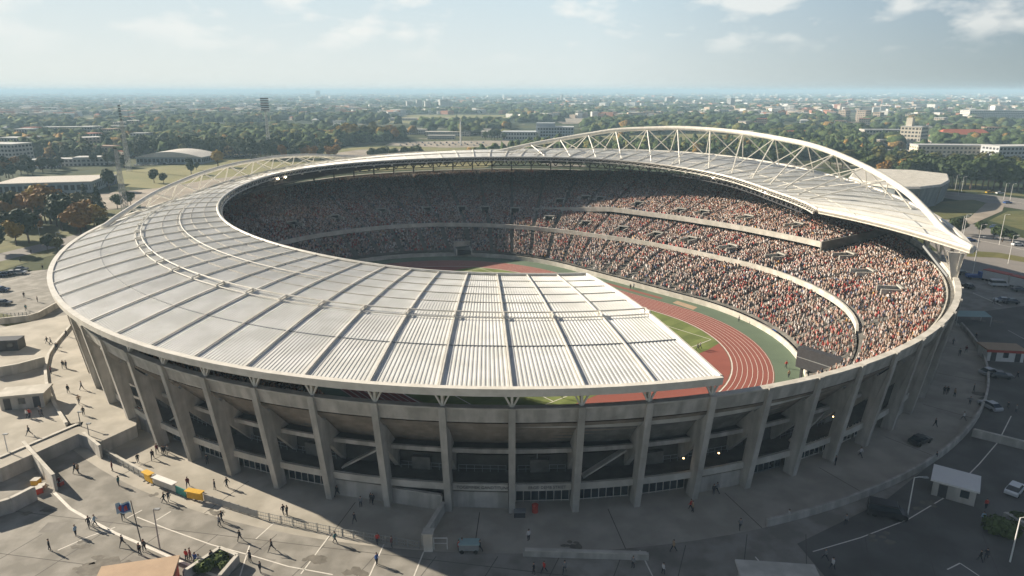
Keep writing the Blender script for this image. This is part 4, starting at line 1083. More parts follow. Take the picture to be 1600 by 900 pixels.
x, y = at2(12, 545, DECK); e = kiosk('container', x, y, 6.2, 3.0, 2.2, R(8), M['dark_steel'], M['dark_steel'], 'dark blue-grey container standing alone on the terrace at the left edge', 'container', z=DECK, over=.05)
x, y = at2(1489, 771); kiosk('kiosk', x, y, 5.4, 4.5, 2.4, R(-35), M['white'], M['concrete'], 'white flat-roofed kiosk just outside the curved parapet on the right', 'kiosk', over=.35)
x, y = at2(1562, 560); kiosk('kiosk', x, y, 7.5, 4, 2.6, R(-8), M['tan'], M['white'], 'shaded kiosk with a red edged roof in the right car park', 'kiosk', band=M['red'])
x, y = at2(216, 928); kiosk('kiosk', x, y, 8.2, 5.0, 2.3, R(14), M['tan'], M['red'], 'brown-roofed stall with red sides at the bottom left edge', 'stall', over=.3)
x, y = at2(1214, 933); kiosk('kiosk', x, y, 8.5, 4, 2.8, R(-6), M['concrete_pale'], M['concrete'], 'flat grey-roofed building at the very bottom right of centre', 'building')
x, y = at2(100, 690); e = empty('loading_bay', (x, y, 0), R(22), label='blue container parked in the shaded loading bay below the terrace', cat='container')
mb = MB(); mb.box(-1.5, -1, .15, 1.5, 1, 2.0); mb.build('case', M['blue'], e); mb = MB(); mb.box(-1.3, -1.06, .3, 1.3, -.98, 1.8); mb.build('door', M['blue'], e)
x, y = at2(120, 683); kiosk('booth', x, y, 2.2, 1.6, 2.0, R(22), M['concrete_pale'], M['white'], 'small pale booth at the right end of the loading bay', 'booth', over=.1)
def tent(px, py, w, d, h, rz, label):
    x, y = at2(px, py); e = empty('tent', (x, y, 0), rz, label=label, cat='tent')
    mb = MB(); a = [(-w/2, -d/2, h), (w/2, -d/2, h), (w/2, d/2, h), (-w/2, d/2, h), (-w/2+.8, 0, h+.9), (w/2-.8, 0, h+.9)]
    mb.add(a, [(0, 1, 5, 4), (2, 3, 4, 5), (1, 2, 5), (3, 0, 4), (3, 2, 1, 0)]); mb.build('canopy', M['teal_pale'], e)
    for sx in (-1, 1):
        for sy in (-1, 1):
            mb = MB(); mb.tube([(sx*(w/2-.1), sy*(d/2-.1), 0), (sx*(w/2-.1), sy*(d/2-.1), h)], .06, 5); mb.build('pole', M['white'], e)
M['teal_pale'] = mat('pale_canvas', (.30, .42, .42), .8, var=.05)
tent(1513, 505, 8.5, 4.5, 2.5, R(-5), 'pale green-blue canopy tent in shade beside the right wall of the stadium')
# stall table with umbrella-like green box in shade (people beside it)
x, y = at2(733, 861); e = empty('market_cart', (x, y, 0), label='green metal cart standing in shade near the gate pier', cat='cart')
mb = MB(); mb.box(-1.3, -.6, .45, 1.3, .6, 1.35); mb.build('cart_body', M['grey_steel'], e); mb = MB(); mb.box(-1.4, -.7, 1.36, 1.4, .7, 1.45); mb.build('cart_top', M['teal_pale'], e)
for sx in (-.9, .9):
    for sy in (-.62, .62):
        mb = MB(); mb.tube([(sx, sy-.05, .28), (sx, sy+.05, .28)], .28, 12); mb.build('wheel', M['rubber'], e)
x, y = at2(836, 800); e = empty('litter_bin', (x, y, 0), label='bright red bin in the shade at the foot of the stadium', cat='bin'); mb = MB(); mb.tube([(0, 0, 0), (0, 0, 1.2)], .45, 12); mb.build('bin_body', M['red'], e); mb = MB(); mb.tube([(0, 0, 1.2), (0, 0, 1.35)], [.5, .3], 12); mb.build('lid', M['red'], e)
x, y = at2(812, 806); e = empty('crate', (x, y, 0), label='dark crate lying beside the central column foot', cat='crate'); mb = MB(); mb.box(-.8, -.5, 0, .8, .5, .8); mb.build('crate_body', M['dark_steel'], e); mb = MB(); mb.box(-.85, -.55, .8, .85, .55, .88); mb.build('lid', M['grey_steel'], e)

# banners and barriers between forecourt and concourse
def board(px0, py0, px1, py1, h, m, label, cat='banner', name='banner_board', posts=True, top=None):
    a = G(px0, py0); b = G(px1, py1); L_ = (b-a).length; rz = math.atan2(b.y-a.y, b.x-a.x)
    e = empty(name, (a+b)/2, rz, label=label, cat=cat)
    mb = MB(); mb.box(-L_/2, -.06, .15, L_/2, .06, h); mb.build('board', m, e)
    for sx in (-1, 0, 1):
        mb = MB(); mb.box(sx*L_/2-.06, -.35, 0, sx*L_/2+.06, .35, .12); mb.build('foot', M['grey_steel'], e)
    if top: mb = MB(); mb.box(-L_/2, -.5, h, L_/2, .5, h+.08); mb.build('shelf', top, e)
    return e
board(227, 751, 239, 757, 1.7, M['yellow'], 'yellow and green box-like board at the left end of the banner row', top=M['yellow'])
board(241, 757, 275, 770, 1.5, M['concrete_pale'], 'long grey-white barrier board with a white top in the banner row', top=M['white'])
board(276, 771, 291, 778, 1.35, M['teal'], 'teal board between the grey barrier and the yellow stand')
board(293, 779, 318, 784, 1.5, M['yellow'], 'yellow stand with dark feet at the right end of the banner row', top=M['yellow'])
def barrier(px0, py0, px1, py1, label, solid=False, n=6):
    a = G(px0, py0); b = G(px1, py1); L_ = (b-a).length; rz = math.atan2(b.y-a.y, b.x-a.x)
    e = empty('barrier_fence', (a+b)/2, rz, label=label, cat='fence')
    for i in range(n+1):
        x = -L_/2+L_*i/n; mb = MB(); mb.box(x-.05, -.05, 0, x+.05, .05, 1.25); mb.build('post', M['grey_steel'], e)
    if solid:
        mb = MB(); mb.box(-L_/2+.06, -.03, .1, L_/2-.06, .03, 1.15); mb.build('panel', M['grey_steel'], e)
    else:
        mb = MB()
        for z in (.15, .62, 1.15): mb.box(-L_/2, -.025, z-.025, L_/2, .025, z+.025)
        for i in range(n*5): x = -L_/2+L_*(i+.5)/(n*5); mb.box(x-.012, -.012, .15, x+.012, .012, 1.15)
        mb.build('bars', M['grey_steel'], e)
barrier(320, 783, 402, 809, 'solid grey panel fence right of the yellow stand', True, 6)
barrier(403, 810, 535, 838, 'open wire fence along the edge of the concourse where the shadow begins', False, 7)
barrier(163, 712, 226, 750, 'thin open railing on the kerb left of the banner row', False, 8)
barrier(536, 838, 655, 858, 'dark railing in shade left of the gate pier', False, 7)
barrier(0, 497, 48, 494, 'railing on the wall by the grass strip at the left edge', False, 8)
# poles
def lamp_post(px, py, h, label, z=0, arm=1.2, m='grey_steel', top='grey_steel'):
    p = G(px, py, z); e = empty('lamp_post', p, label=label, cat='lamp post')
    mb = MB(); mb.tube([(0, 0, 0), (0, 0, h)], [.11, .07], 6); mb.build('pole', M[m], e)
    mb = MB(); mb.tube([(0, 0, h), (arm*.5, -.1, h+.2), (arm, -.1, h+.15)], .05, 5); mb.build('arm', M[m], e)
    mb = MB(); mb.box(arm-.1, -.3, h+.05, arm+.6, .1, h+.2); mb.build('lamp_head', M[top], e); return e
lamp_post(250, 858, 6.0, 'dark lamp post standing on the sunlit forecourt right of the flag', arm=.3)
lamp_post(1480+98, 878, 6.5, 'pale lamp post at the lower right corner by the bushes', m='white', top='white')
lamp_post(1417, 810, 6.5, 'grey lamp post in shade outside the curved parapet', m='white')
lamp_post(839, 752, 6.2, 'thin lamp post with a white head in front of the central bays', m='grey_steel', top='white', z=2)
lamp_post(130, 685, 5.0, 'thin pole at the end of the terrace beside the loading bay', arm=.1)
lamp_post(143, 700, 4.5, 'second thin pole beside the slanting wall of the loading bay', arm=.1)
lamp_post(17, 727, 5.5, 'white pole at the left corner of the terrace', arm=.1, m='white')
for i, (px, py, h) in enumerate(sorted([(1504, 373, 10), (1523, 408, 13), (1561, 383, 12), (1575, 412, 10), (1487, 292, 9), (1492, 297, 9), (1502, 300, 9), (1568, 312, 9), (1578, 313, 9), (1497, 306, 8), (1519, 432, 13), (1501, 372, 9)])):
    lamp_post(px, py, h, f'slim white street lamp, {ordw(i)} from the left along the right-hand roads', m='white', top='white')
for i, (px, py, h) in enumerate(sorted([(66, 388, 8), (106, 330, 9), (92, 392, 7), (40, 312, 8), (58, 308, 8)])): lamp_post(px, py, h, f'dark street pole, {ordw(i)} from the left along the left roads', m='grey_steel')
def flag():
    p = G(220, 845); e = empty('flagpole', p, label='tall flagpole flying a pale blue flag with red marks on the sunlit forecourt', cat='flagpole')
    mb = MB(); mb.tube([(0, 0, 0), (-.4, 0, 6.2)], [.09, .06], 6); mb.build('pole', M['dark_steel'], e)
    def cloth(y0, y1, z0, z1, off, name, m, x0=0.0):
        mb = MB(); rows = []
        for i in range(13):
            x = -.42-(x0+(y1-x0)*i/12) ; yy = .18*math.sin(x*5.1)+off; rows.append([(x, yy, z0-.28*i/12), (x, yy, z1-.28*i/12)])
        mb.grid(rows); mb.f += [tuple(reversed(f)) for f in []]; return mb.build(name, m, e)
    cloth(0, 2.1, 4.4, 6.0, 0, 'flag_cloth', M['pale_blue']); cloth(0, 1.75, 4.6, 5.75, -.02, 'flag_panel', M['blue'], .35)
    for i, (x, z) in enumerate(((.6, 5.15), (.9, 5.0), (1.2, 5.2), (1.5, 5.0))):
        mb = MB(); mb.beam((-.42-x, -.12, z-.35), (-.42-x-.08, -.12, z+.35), .16, .03, (0, 1, 0)); mb.beam((-.42-x, -.13, z-.3), (-.42-x-.25, -.13, z+.2), .1, .03, (0, 1, 0)); mb.build('flag_mark', M['red'], e)
M['pale_blue'] = mat('pale_blue_cloth', (.35, .5, .6), .8, var=.05)
flag()
# planter plants
M['shrub'] = mat('shrub', (.07, .10, .025), .9, var=.4, scale=2)
def leaf_blob(mb, c, rad, n, size, rnd, flat=1.0):
    for _ in range(n):
        v = Vector((rnd.gauss(0, 1), rnd.gauss(0, 1), rnd.gauss(0, 1)*flat)).normalized()*rnd.uniform(.62, 1.05)
        p = Vector((c[0]+v.x*rad[0], c[1]+v.y*rad[1], c[2]+v.z*rad[2]))
        nrm = (v+Vector((rnd.uniform(-.7, .7), rnd.uniform(-.7, .7), rnd.uniform(-.5, .9)))).normalized()
        a = nrm.orthogonal().normalized(); b = nrm.cross(a); an = rnd.uniform(0, PI); a, b = a*math.cos(an)+b*math.sin(an), b*math.cos(an)-a*math.sin(an)
        s = size*rnd.uniform(.6, 1.3); mb.add([p-a*s-b*s*.6, p+a*s-b*s*.6, p+a*s*.7+b*s, p-a*s*.7+b*s*.8], [(0, 1, 2, 3)])
rnd = random.Random(5)
def shrub(px, py, r, h, label, z=0, cat='shrub', name='shrub'):
    p = G(px, py, z); mb = MB(); leaf_blob(mb, (0, 0, h*.45), (r, r, h*.55), int(160+120*r), .16+.06*r, rnd); e = empty(name, p, label=label, cat=cat)
    mb.build('foliage', M['shrub'], e); mb = MB(); mb.tube([(0, 0, 0), (0, 0, h*.5)], .06, 5); mb.build('stem', M['trunk'], e)
for i, (a, b, r, h) in enumerate([(318, 888, 1.3, 1.1), (332, 882, 1.1, 1.0), (345, 877, 1.0, 1.2), (352, 887, .8, .9)]): shrub(a, b, r, h, f'{ordw(i)} green bush from the left in the white planter at the bottom left', .3)
for i, (a, b, r, h) in enumerate([(1555, 830, 1.7, 2.2), (1571, 833, 1.8, 2.0), (1592, 818, 1.4, 1.6)]): shrub(a, b, r, h, f'{ordw(i)} olive bush from the left in the lower right corner')
for i, (a, b, r, h) in enumerate([(22, 700, .9, .8), (38, 694, .8, .9), (26, 727, 1.0, .8)]): shrub(a, b, r, h, f'{ordw(i)} dry bush from the left beside the diagonal wall at the left edge')
# debris and crates at the foot of the diagonal wall
for i, (a, b, c, m) in enumerate([(57, 756, 1.0, 'yellow'), (66, 764, .9, 'tan'), (60, 770, 1.1, 'red'), (94, 758, .8, 'red')]):
    x, y = at2(a, b); e = empty('crate', (x, y, 0), .4*i, label=['yellow crate stacked beside the diagonal wall', 'tan crate beside the diagonal wall', 'dark red crate lowest beside the diagonal wall', 'red box against the right face of the diagonal wall'][i], cat='crate')
    mb = MB(); mb.box(-c/2, -c/2, 0, c/2, c/2, c*.8); mb.build('crate_body', M[m], e); mb = MB(); mb.box(-c/2-.04, -c/2-.04, c*.8, c/2+.04, c/2+.04, c*.86); mb.build('lid', M['concrete_pale'], e)

# ---- vehicles
def loft_profile(mb, prof, w0, w1, mi=0, zsplit=None):
    """side profile (x,z) closed, extruded in y with tumblehome above zsplit"""
    n = len(prof); vs = []
    for sg in (-1, 1):
        for x, z in prof:
            w = w0 if zsplit is None or z <= zsplit else w1
            vs.append((x, sg*w/2, z))
    mb.add(vs, [tuple(range(n)), tuple(reversed(range(n, 2*n)))]+[((i+1) % n, i, n+i, n+(i+1) % n) for i in range(n)], mi)
def make_car(kind):
    e = empty('parked_car' if kind == 'car' else 'van', (0, 0, 0))
    mb = MB()
    if kind == 'car':
        body = [(-2.1, .35), (2.1, .35), (2.15, .75), (1.9, .88), (1.0, .95), (-1.9, .98), (-2.15, .8)]; loft_profile(mb, body, 1.75, 1.7)
        cab = [(1.05, .95), (.35, 1.42), (-1.1, 1.45), (-1.85, .98)]; roofp = [(.32, 1.43), (.3, 1.50), (-1.0, 1.52), (-1.12, 1.45)]; wx = 1.3; wr = .32; cw = 1.62; cw2 = 1.3
    else:
        body = [(-2.5, .4), (2.5, .4), (2.55, .9), (2.2, 1.15), (1.6, 1.2), (-2.5, 1.2)]; loft_profile(mb, body, 1.95, 1.95)
        cab = [(1.75, 1.2), (1.25, 1.95), (-2.45, 1.95), (-2.5, 1.2)]; roofp = [(1.25, 1.95), (1.15, 2.15), (-2.4, 2.15), (-2.45, 1.95)]; wx = 1.6; wr = .36; cw = 1.9; cw2 = 1.75
    mb.build('body', M['paint_obj'], e)
    mb = MB(); loft_profile(mb, cab, cw, cw2, 0, cab[0][1]+.05); mb.build('windows', M['glass'], e)
    mb = MB(); loft_profile(mb, roofp, cw2+.04, cw2-.05, 0, 9); mb.build('car_roof', M['paint_obj'], e)
    for sx in (-1, 1):
        for sy in (-1, 1):
            mb = MB(); mb.tube([(sx*wx, sy*.72, wr), (sx*wx, sy*.92, wr)], wr, 12); mb.build('wheel', M['rubber'], e)
    for sy in (-1, 1):
        mb = MB(); mb.box(2.1 if kind == 'car' else 2.5, sy*.6-.18, .6, 2.18 if kind == 'car' else 2.58, sy*.6+.18, .76); mb.build('headlight', M['white'], e)
    return e
CARP = make_car('car'); VANP = make_car('van')
CN = {'white': (.72, .72, .70), 'black': (.02, .02, .025), 'dark grey': (.09, .095, .10), 'silver': (.42, .43, .44), 'blue': (.03, .08, .25), 'dark blue': (.02, .04, .10), 'red': (.40, .03, .02), 'yellow': (.6, .38, .03)}
used_labels = {}
def car(px, py, rot, colname, where, kind='car', z=0.02, group=None):
    p = G(px, py, z); o = copy_tree(CARP if kind == 'car' else VANP); o.location = p; o.rotation_euler = (0, 0, rot); set_color(o, CN[colname])
    lab = f'{colname} {"car" if kind == "car" else "van"} {where}'; tag(o, lab, 'car' if kind == 'car' else 'van', group); return o
car(1437, 692, R(28), 'black', 'parked in shade on the concourse inside the right parapet')
car(1546, 585, R(12), 'silver', 'left of two cars beyond the curved parapet below the red-edged kiosk'); car(1563, 590, R(-15), 'dark grey', 'right of two cars beyond the curved parapet below the red-edged kiosk')
car(1546, 638, R(100), 'silver', 'alone just outside the curved parapet on the right'); car(1585, 769, R(40), 'white', 'at the right edge in the shaded car park')
car(1385, 806, R(-22), 'black', 'long and dark just outside the curved parapet at the lower right', 'van')
car(1560, 447, R(-10), 'white', 'parked on the sunlit lot in front of the red-roofed trailers', 'van')
car(1592, 455, R(0), 'dark grey', 'behind the white van at the right edge'); car(1512, 450, R(90), 'black', 'between the stadium corner and the white van')
car(1503, 429, R(5), 'dark grey', 'left of the blue truck near the stadium corner'); car(1565, 472, R(160), 'silver', 'at the end of the sunlit lane marking'); car(1578, 474, R(170), 'dark grey', 'at the edge of the stadium shadow on the right lot')
car(1553, 356, R(30), 'dark blue', 'on the road between the two grass fields at the right'); car(1574, 318, R(10), 'blue', 'at the junction in the upper right'); car(1546, 302, R(0), 'yellow', 'below the dark tree belt at the right'); car(1562, 303, R(0), 'white', 'next to the yellow car below the tree belt')
car(1515, 377, R(-4), 'blue', 'behind the lamp posts right of the stadium arch'); car(1590, 384, R(0), 'white', 'by the bushes at the right edge')
lc = [(2, 432, 'dark blue', 10), (9, 431, 'black', 12), (20, 429, 'silver', 8), (33, 423, 'dark grey', 10), (31, 428, 'silver', 10), (3, 455, 'dark blue', 5), (6, 476, 'dark grey', 5), (-2, 432, 'blue', 5)]
for i, (a, b, c, r_) in enumerate(sorted(lc)): car(a, b, R(r_), c, f'{ordw(i)} from the left in the car park at the left edge')
for i in range(16): 
    c = ['white', 'silver', 'dark grey', 'black', 'white', 'red'][i*5 % 6]; car(84+i*4.4, 304.5-i*.85, R(75+(i*13 % 9)), c, f'{ordw(i)} from left in the row beside the long grey building', group='cars in the row by the long low building')
for i in range(30):
    c = ['white', 'silver', 'dark grey', 'white', 'black', 'blue'][(i*7+i//4) % 6]; car(622+(i % 15)*9.5+(i//15)*4, 223.5+(i//15)*3+(i*3 % 2), R(90+(i*17 % 11)), c, f'{ordw(i % 15)} from the left in the {"back" if i < 15 else "front"} row of the distant lot', z=.12, group='cars in the distant car park')
for i in range(12):
    c = ['white', 'silver', 'dark grey', 'white'][(i*3) % 4]; car(350+i*6, 246.5-i*.5, R(80), c, f'{ordw(i)} from the left in the row behind the autumn tree', z=.1, group='cars behind the autumn tree')
for i in range(10):
    c = ['white', 'dark grey', 'silver'][(i*2) % 3]; car(213+i*8.5, 259.5-i*.5, R(85), c, f'{ordw(i)} from the left parked before the white arched hall', z=.1, group='cars before the arched hall')
# trucks with red roofed trailers
def trailer(px0, py0, px1, py1, label):
    a = G(px0, py0, 0); b = G(px1, py1, 0); L_ = (b-a).length; e = empty('trailer', (a+b)/2, math.atan2(b.y-a.y, b.x-a.x), label=label, cat='trailer')
    mb = MB(); mb.box(-L_/2, -1.4, .7, L_/2, 1.4, 3.4); mb.build('trailer_body', M['white'], e); mb = MB(); mb.box(-L_/2-.05, -1.5, 3.405, L_/2+.05, 1.5, 3.6); mb.build('roof', M['red'], e)
    for x in (-L_/2+1.5, -L_/2+2.8, L_/2-2):
        for sy in (-1.2, 1.2):
            mb = MB(); mb.tube([(x, sy-.15, .5), (x, sy+.15, .5)], .5, 12); mb.build('wheel', M['rubber'], e)
trailer(1538, 437, 1577, 446, 'left red-roofed white trailer on the sunlit right lot'); trailer(1580, 447, 1625, 458, 'right red-roofed white trailer cut by the photo edge')
p = G(1523, 436); e = empty('truck', p, R(-12), label='small blue truck at the left end of the red-roofed trailers', cat='truck')
mb = MB(); mb.box(-2.6, -1.1, .7, .9, 1.1, 1.5); mb.build('load_bed', M['blue'], e); mb = MB(); loft_profile(mb, [(1.0, .6), (2.7, .6), (2.75, 1.5), (2.3, 2.4), (1.0, 2.5)], 2.2, 2.0, 0, 1.6); mb.build('cab', M['blue'], e)
mb = MB(); mb.box(1.9, -1.02, 1.55, 2.5, 1.02, 2.15); mb.build('windows', M['glass'], e)
for x in (-1.8, 1.9):
    for sy in (-1, 1): mb = MB(); mb.tube([(x, sy*.9, .45), (x, sy*1.15, .45)], .45, 12); mb.build('wheel', M['rubber'], e)
remove_tree(CARP); remove_tree(VANP)

# ---- people
def skin_mesh(joints, edges, radii, name):
    me = bpy.data.meshes.new('sk'); me.from_pydata(joints, edges, []); o = bpy.data.objects.new('sk', me); COL.objects.link(o)
    md = o.modifiers.new('s', 'SKIN'); md.use_smooth_shade = True
    for v, r in zip(me.skin_vertices[0].data, radii): v.radius = (r, r); 
    me.skin_vertices[0].data[0].use_root = True
    ss = o.modifiers.new('u', 'SUBSURF'); ss.levels = 1; ss.render_levels = 1
    dg = bpy.context.evaluated_depsgraph_get(); m2 = bpy.data.meshes.new_from_object(o.evaluated_get(dg)); m2.name = name
    bpy.data.objects.remove(o); return m2
def make_person(pose):
    st = {'standing': .06, 'walking': .32, 'striding': .42, 'waiting': .12}[pose]; arm = {'standing': .03, 'walking': .2, 'striding': .28, 'waiting': -.05}[pose]
    J = [(0, 0, .95), (0, 0, 1.12), (0, 0.0, 1.36), (0, .01, 1.50), (0, .02, 1.60), (0, .02, 1.72)]
    rr = [.15, .135, .16, .06, .10, .085]
    E_ = [(0, 1), (1, 2), (2, 3), (3, 4), (4, 5)]
    def add(p, r, par): J.append(p); rr.append(r); E_.append((par, len(J)-1)); return len(J)-1
    for sg in (-1, 1):
        h = add((sg*.10, 0, .88), .11, 0); kn = add((sg*.11, sg*st*.5+.02, .49), .07, h); an = add((sg*.11, sg*st-.03, .09), .045, kn); add((sg*.12, sg*st+.13, .04), .04, an)
        sh = add((sg*.19, 0, 1.40), .07, 2); el = add((sg*.25, -sg*arm*.5-.02, 1.13), .05, sh); wr = add((sg*.25, -sg*arm+.06, .90), .035, el); add((sg*.245, -sg*arm+.09, .80), .035, wr)
    me = skin_mesh(J, E_, rr, 'person'); 
    for m in ('cloth_obj', 'trouser', 'skin'): me.materials.append(M[m])
    for p in me.polygons:
        c = p.center
        if c.z > 1.50: p.material_index = 2
        elif c.z < .93 and abs(c.x) < .19: p.material_index = 1
        elif c.z < .9: p.material_index = 2
        else: p.material_index = 0
    o = bpy.data.objects.new('person', me); COL.objects.link(o)
    mb = MB(); n = 8
    for j in range(3):
        pass
    rows = []
    for j in range(4):
        ph = j/3*PI/2; rows.append([(.105*math.cos(ph)*math.cos(2*PI*k/n), .0+.115*math.cos(ph)*math.sin(2*PI*k/n), 1.69+.10*math.sin(ph)) for k in range(n+1)])
    mb.grid(rows); h = mb.build('hair', M['hair'], o, smooth=True); return o
PPROTO = {k: make_person(k) for k in ('standing', 'walking', 'striding', 'waiting')}
CL = {'black': (.02, .02, .022), 'dark': (.04, .04, .05), 'light blue': (.30, .42, .52), 'teal': (.04, .14, .15), 'maroon': (.14, .02, .03), 'red': (.45, .04, .03), 'white': (.62, .6, .58), 'grey': (.22, .22, .22), 'blue': (.04, .10, .30), 'tan': (.35, .25, .16)}
groups = {
 'on the sunlit forecourt': (0, [(78, 860, 'black'), (119, 837, 'light blue'), (140, 824, 'dark'), (149, 822, 'light blue'), (192, 853, 'dark'), (118, 739, 'dark'), (123, 740, 'tan'), (176, 736, 'maroon'), (186, 759, 'teal'), (193, 812, 'black'), (219, 867, 'black'), (226, 861, 'dark'), (257, 786, 'black'), (264, 783, 'dark'), (343, 822, 'grey'), (347, 815, 'dark'), (375, 845, 'black'), (292, 876, 'red'), (298, 875, 'maroon'), (306, 882, 'blue'), (312, 884, 'white'), (425, 861, 'black'), (407, 895, 'dark'), (524, 849, 'teal'), (589, 882, 'blue'), (331, 878, 'dark'), (391, 878, 'dark'), (94, 760, 'maroon')]),
 'on the sunlit concourse': (0, [(216, 723, 'black'), (239, 718, 'dark'), (246, 708, 'maroon'), (255, 711, 'dark'), (258, 711, 'black'), (263, 710, 'grey'), (336, 765, 'dark'), (355, 762, 'black'), (294, 761, 'maroon'), (324, 725, 'dark'), (443, 804, 'dark'), (449, 806, 'black')]),
 'on the left terrace': (DECK, [(89, 547, 'dark'), (74, 537, 'black'), (80, 539, 'grey'), (104, 526, 'dark'), (99, 575, 'black'), (104, 576, 'dark'), (107, 614, 'black'), (80, 584, 'maroon'), (124, 631, 'tan'), (131, 649, 'black'), (46, 680, 'dark'), (66, 651, 'dark'), (63, 648, 'grey'), (47, 652, 'red'), (43, 653, 'white'), (128, 609, 'grey')]),
 'on the left car park': (0, [(38, 465, 'black'), (59, 472, 'dark'), (41, 485, 'teal'), (67, 421, 'dark'), (49, 397, 'black'), (32, 410, 'dark')]),
 'in the front shade': (0, [(554, 817, 'dark'), (564, 792, 'grey'), (580, 786, 'black'), (583, 787, 'dark'), (590, 850, 'red'), (612, 855, 'maroon'), (717, 862, 'red'), (722, 858, 'grey'), (750, 862, 'dark'), (527, 775, 'black'), (826, 845, 'white'), (850, 895, 'red'), (834, 897, 'dark'), (882, 895, 'grey'), (1079, 797, 'red'), (1082, 800, 'tan'), (1036, 897, 'white'), (989, 887, 'grey'), (1052, 862, 'tan'), (1156, 827, 'grey'), (1115, 772, 'dark'), (1120, 770, 'grey')]),
 'in the right-hand shade': (0, [(1489, 539, 'dark'), (1499, 556, 'black'), (1509, 551, 'maroon'), (1524, 530, 'dark'), (1475, 616, 'dark'), (1480, 616, 'black'), (1491, 620, 'tan'), (1521, 612, 'dark'), (1515, 632, 'grey'), (1505, 657, 'white'), (1461, 667, 'black'), (1344, 714, 'white'), (1589, 592, 'dark'), (1574, 640, 'dark'), (1587, 645, 'grey'), (1462, 720, 'dark'), (1305, 727, 'black'), (1232, 812, 'white'), (1540, 795, 'red'), (1535, 817, 'light blue'), (1321, 820, 'grey'), (1531, 877, 'black'), (1540, 875, 'dark'), (1300, 890, 'white'), (1289, 875, 'grey'), (1552, 475, 'dark')]),
 'beside the running track': (.03, [(985, 452, 'dark'), (990, 451, 'white'), (1140, 491, 'black'), (1154, 503, 'white'), (1181, 504, 'dark'), (1028, 521, 'white'), (1090, 547, 'dark'), (1094, 545, 'grey'), (878, 622, 'dark'), (1008, 540, 'dark'), (1228, 575, 'red'), (925, 438, 'white'), (1232, 590, 'tan')]),
}
poses = ['standing', 'walking', 'striding', 'waiting']; pi_ = 0
for where, (z, L_) in groups.items():
    for i, (px, py, c) in enumerate(sorted(L_)):
        ps = poses[(i*7+len(where)) % 4]; proto = PPROTO[ps]; o = proto.copy(); COL.objects.link(o)
        for ch in proto.children: h = ch.copy(); COL.objects.link(h); h.parent = o
        o.location = G(px, py, z+(.012 if z < 1 else 0)); o.rotation_euler = (0, 0, random.Random(pi_).uniform(0, 2*PI)); s_ = random.Random(pi_+99).uniform(.96, 1.05); o.scale = (s_*1.06, s_*1.06, s_)
        o.color = (*CL[c], 1); pi_ += 1
        for ch in o.children: ch.color = o.color
        tag(o, f'{ps} person in a {c} top, {ordw(i)} from the left {where}', 'person', f'people {where}')
for p in PPROTO.values(): remove_tree(p)

# ---- floodlight masts
def mast(px, py, h, label, w=2.0, head=(4, 5), lean=(0, 0)):
    p = G(px, py); e = empty('floodlight_mast', p, label=label, cat='floodlight mast')
    mb = MB(); n = 12; 
    def c(i, sx, sy): f = 1-i/n*.62; return (sx*w/2*f+lean[0]*i/n, sy*w/2*f+lean[1]*i/n, h*i/n)
    for sx in (-1, 1):
        for sy in (-1, 1): mb.tube([c(i, sx, sy) for i in range(n+1)], .13, 4)
    for i in range(n):
        for (a, b) in (((-1, -1), (1, -1)), ((1, -1), (1, 1)), ((1, 1), (-1, 1)), ((-1, 1), (-1, -1))):
            mb.tube([c(i, *a), c(i+1, *b)], .07, 4); mb.tube([c(i, *b), c(i+1, *a)], .07, 4); mb.tube([c(i+1, *a), c(i+1, *b)], .06, 4)
    mb.build('mast_frame', M['grey_steel'], e)
    rr_, cc_ = head
    for r_ in range(rr_):
        mb = MB(); z = h-.5+r_*1.9; mb.box(-cc_*.9+lean[0], -.3+lean[1], z, cc_*.9+lean[0], .0+lean[1], z+.2)
        for k in range(cc_*2): mb.box(-cc_*.9+k*.9+.1+lean[0], -.7+lean[1], z+.2, -cc_*.9+k*.9+.75+lean[0], -.2+lean[1], z+1.1)
        mb.build('lamp_row', M['dark_steel'], e)
mast(202, 268, 38, 'tall thin lattice mast at the far edge of the left field', 3, (6, 1), (0, 0))
mast(196, 330, 31, 'shorter lattice mast by the left road', 2.4, (1, 1), (0, 0))
mast(422, 247, 42, 'tall lattice floodlight mast with six lamp rows left of centre', 3, (6, 4), (0, 0))
p = G(720, 226); e = empty('pylon', p, label='slender white pylon in the distant car park', cat='pylon'); mb = MB(); mb.tube([(0, 0, 0), (0, 0, 27)], [.9, .5], 6); mb.build('shaft', M['white'], e); mb = MB(); mb.box(-1.2, -.6, 25.5, 1.2, .6, 27.5); mb.build('head', M['white'], e)

# ---- trees
def crown_mesh(seed, kind):
    r_ = random.Random(seed); mb = MB()
    if kind == 'conifer':
        for j in range(9):
            z = 2+j*1.15; rr_ = 2.7*(1-j/9.6); leaf_blob(mb, (0, 0, z), (rr_, rr_, .9), int(70*(1-j/13)), .42, r_)
    else:
        lobes = 9 if kind == 'broad' else 6
        for j in range(lobes):
            a = r_.uniform(0, 2*PI); d = r_.uniform(.6, 2.5); z = r_.uniform(4.2, 8.2) if kind == 'broad' else r_.uniform(3.5, 9.5)
            if kind != 'broad': d *= .5
            rad = r_.uniform(1.6, 2.5); leaf_blob(mb, (d*math.cos(a), d*math.sin(a), z), (rad, rad, rad*.85), 105, .46, r_)
        leaf_blob(mb, (0, 0, 6), (2.6, 2.6, 3.0), 130, .5, r_)
    return mb
def trunk_mesh(seed):
    r_ = random.Random(seed); mb = MB(); mb.tube([(0, 0, 0), (.05, .03, 2.2), (.1, .1, 5)], [.28, .2, .1], 6)
    for j in range(4): a = r_.uniform(0, 2*PI); mb.tube([(.05, .03, 2.2+j*.5), (1.3*math.cos(a), 1.3*math.sin(a), 4.4+j*.6)], [.12, .05], 4)
    return mb
TP = []
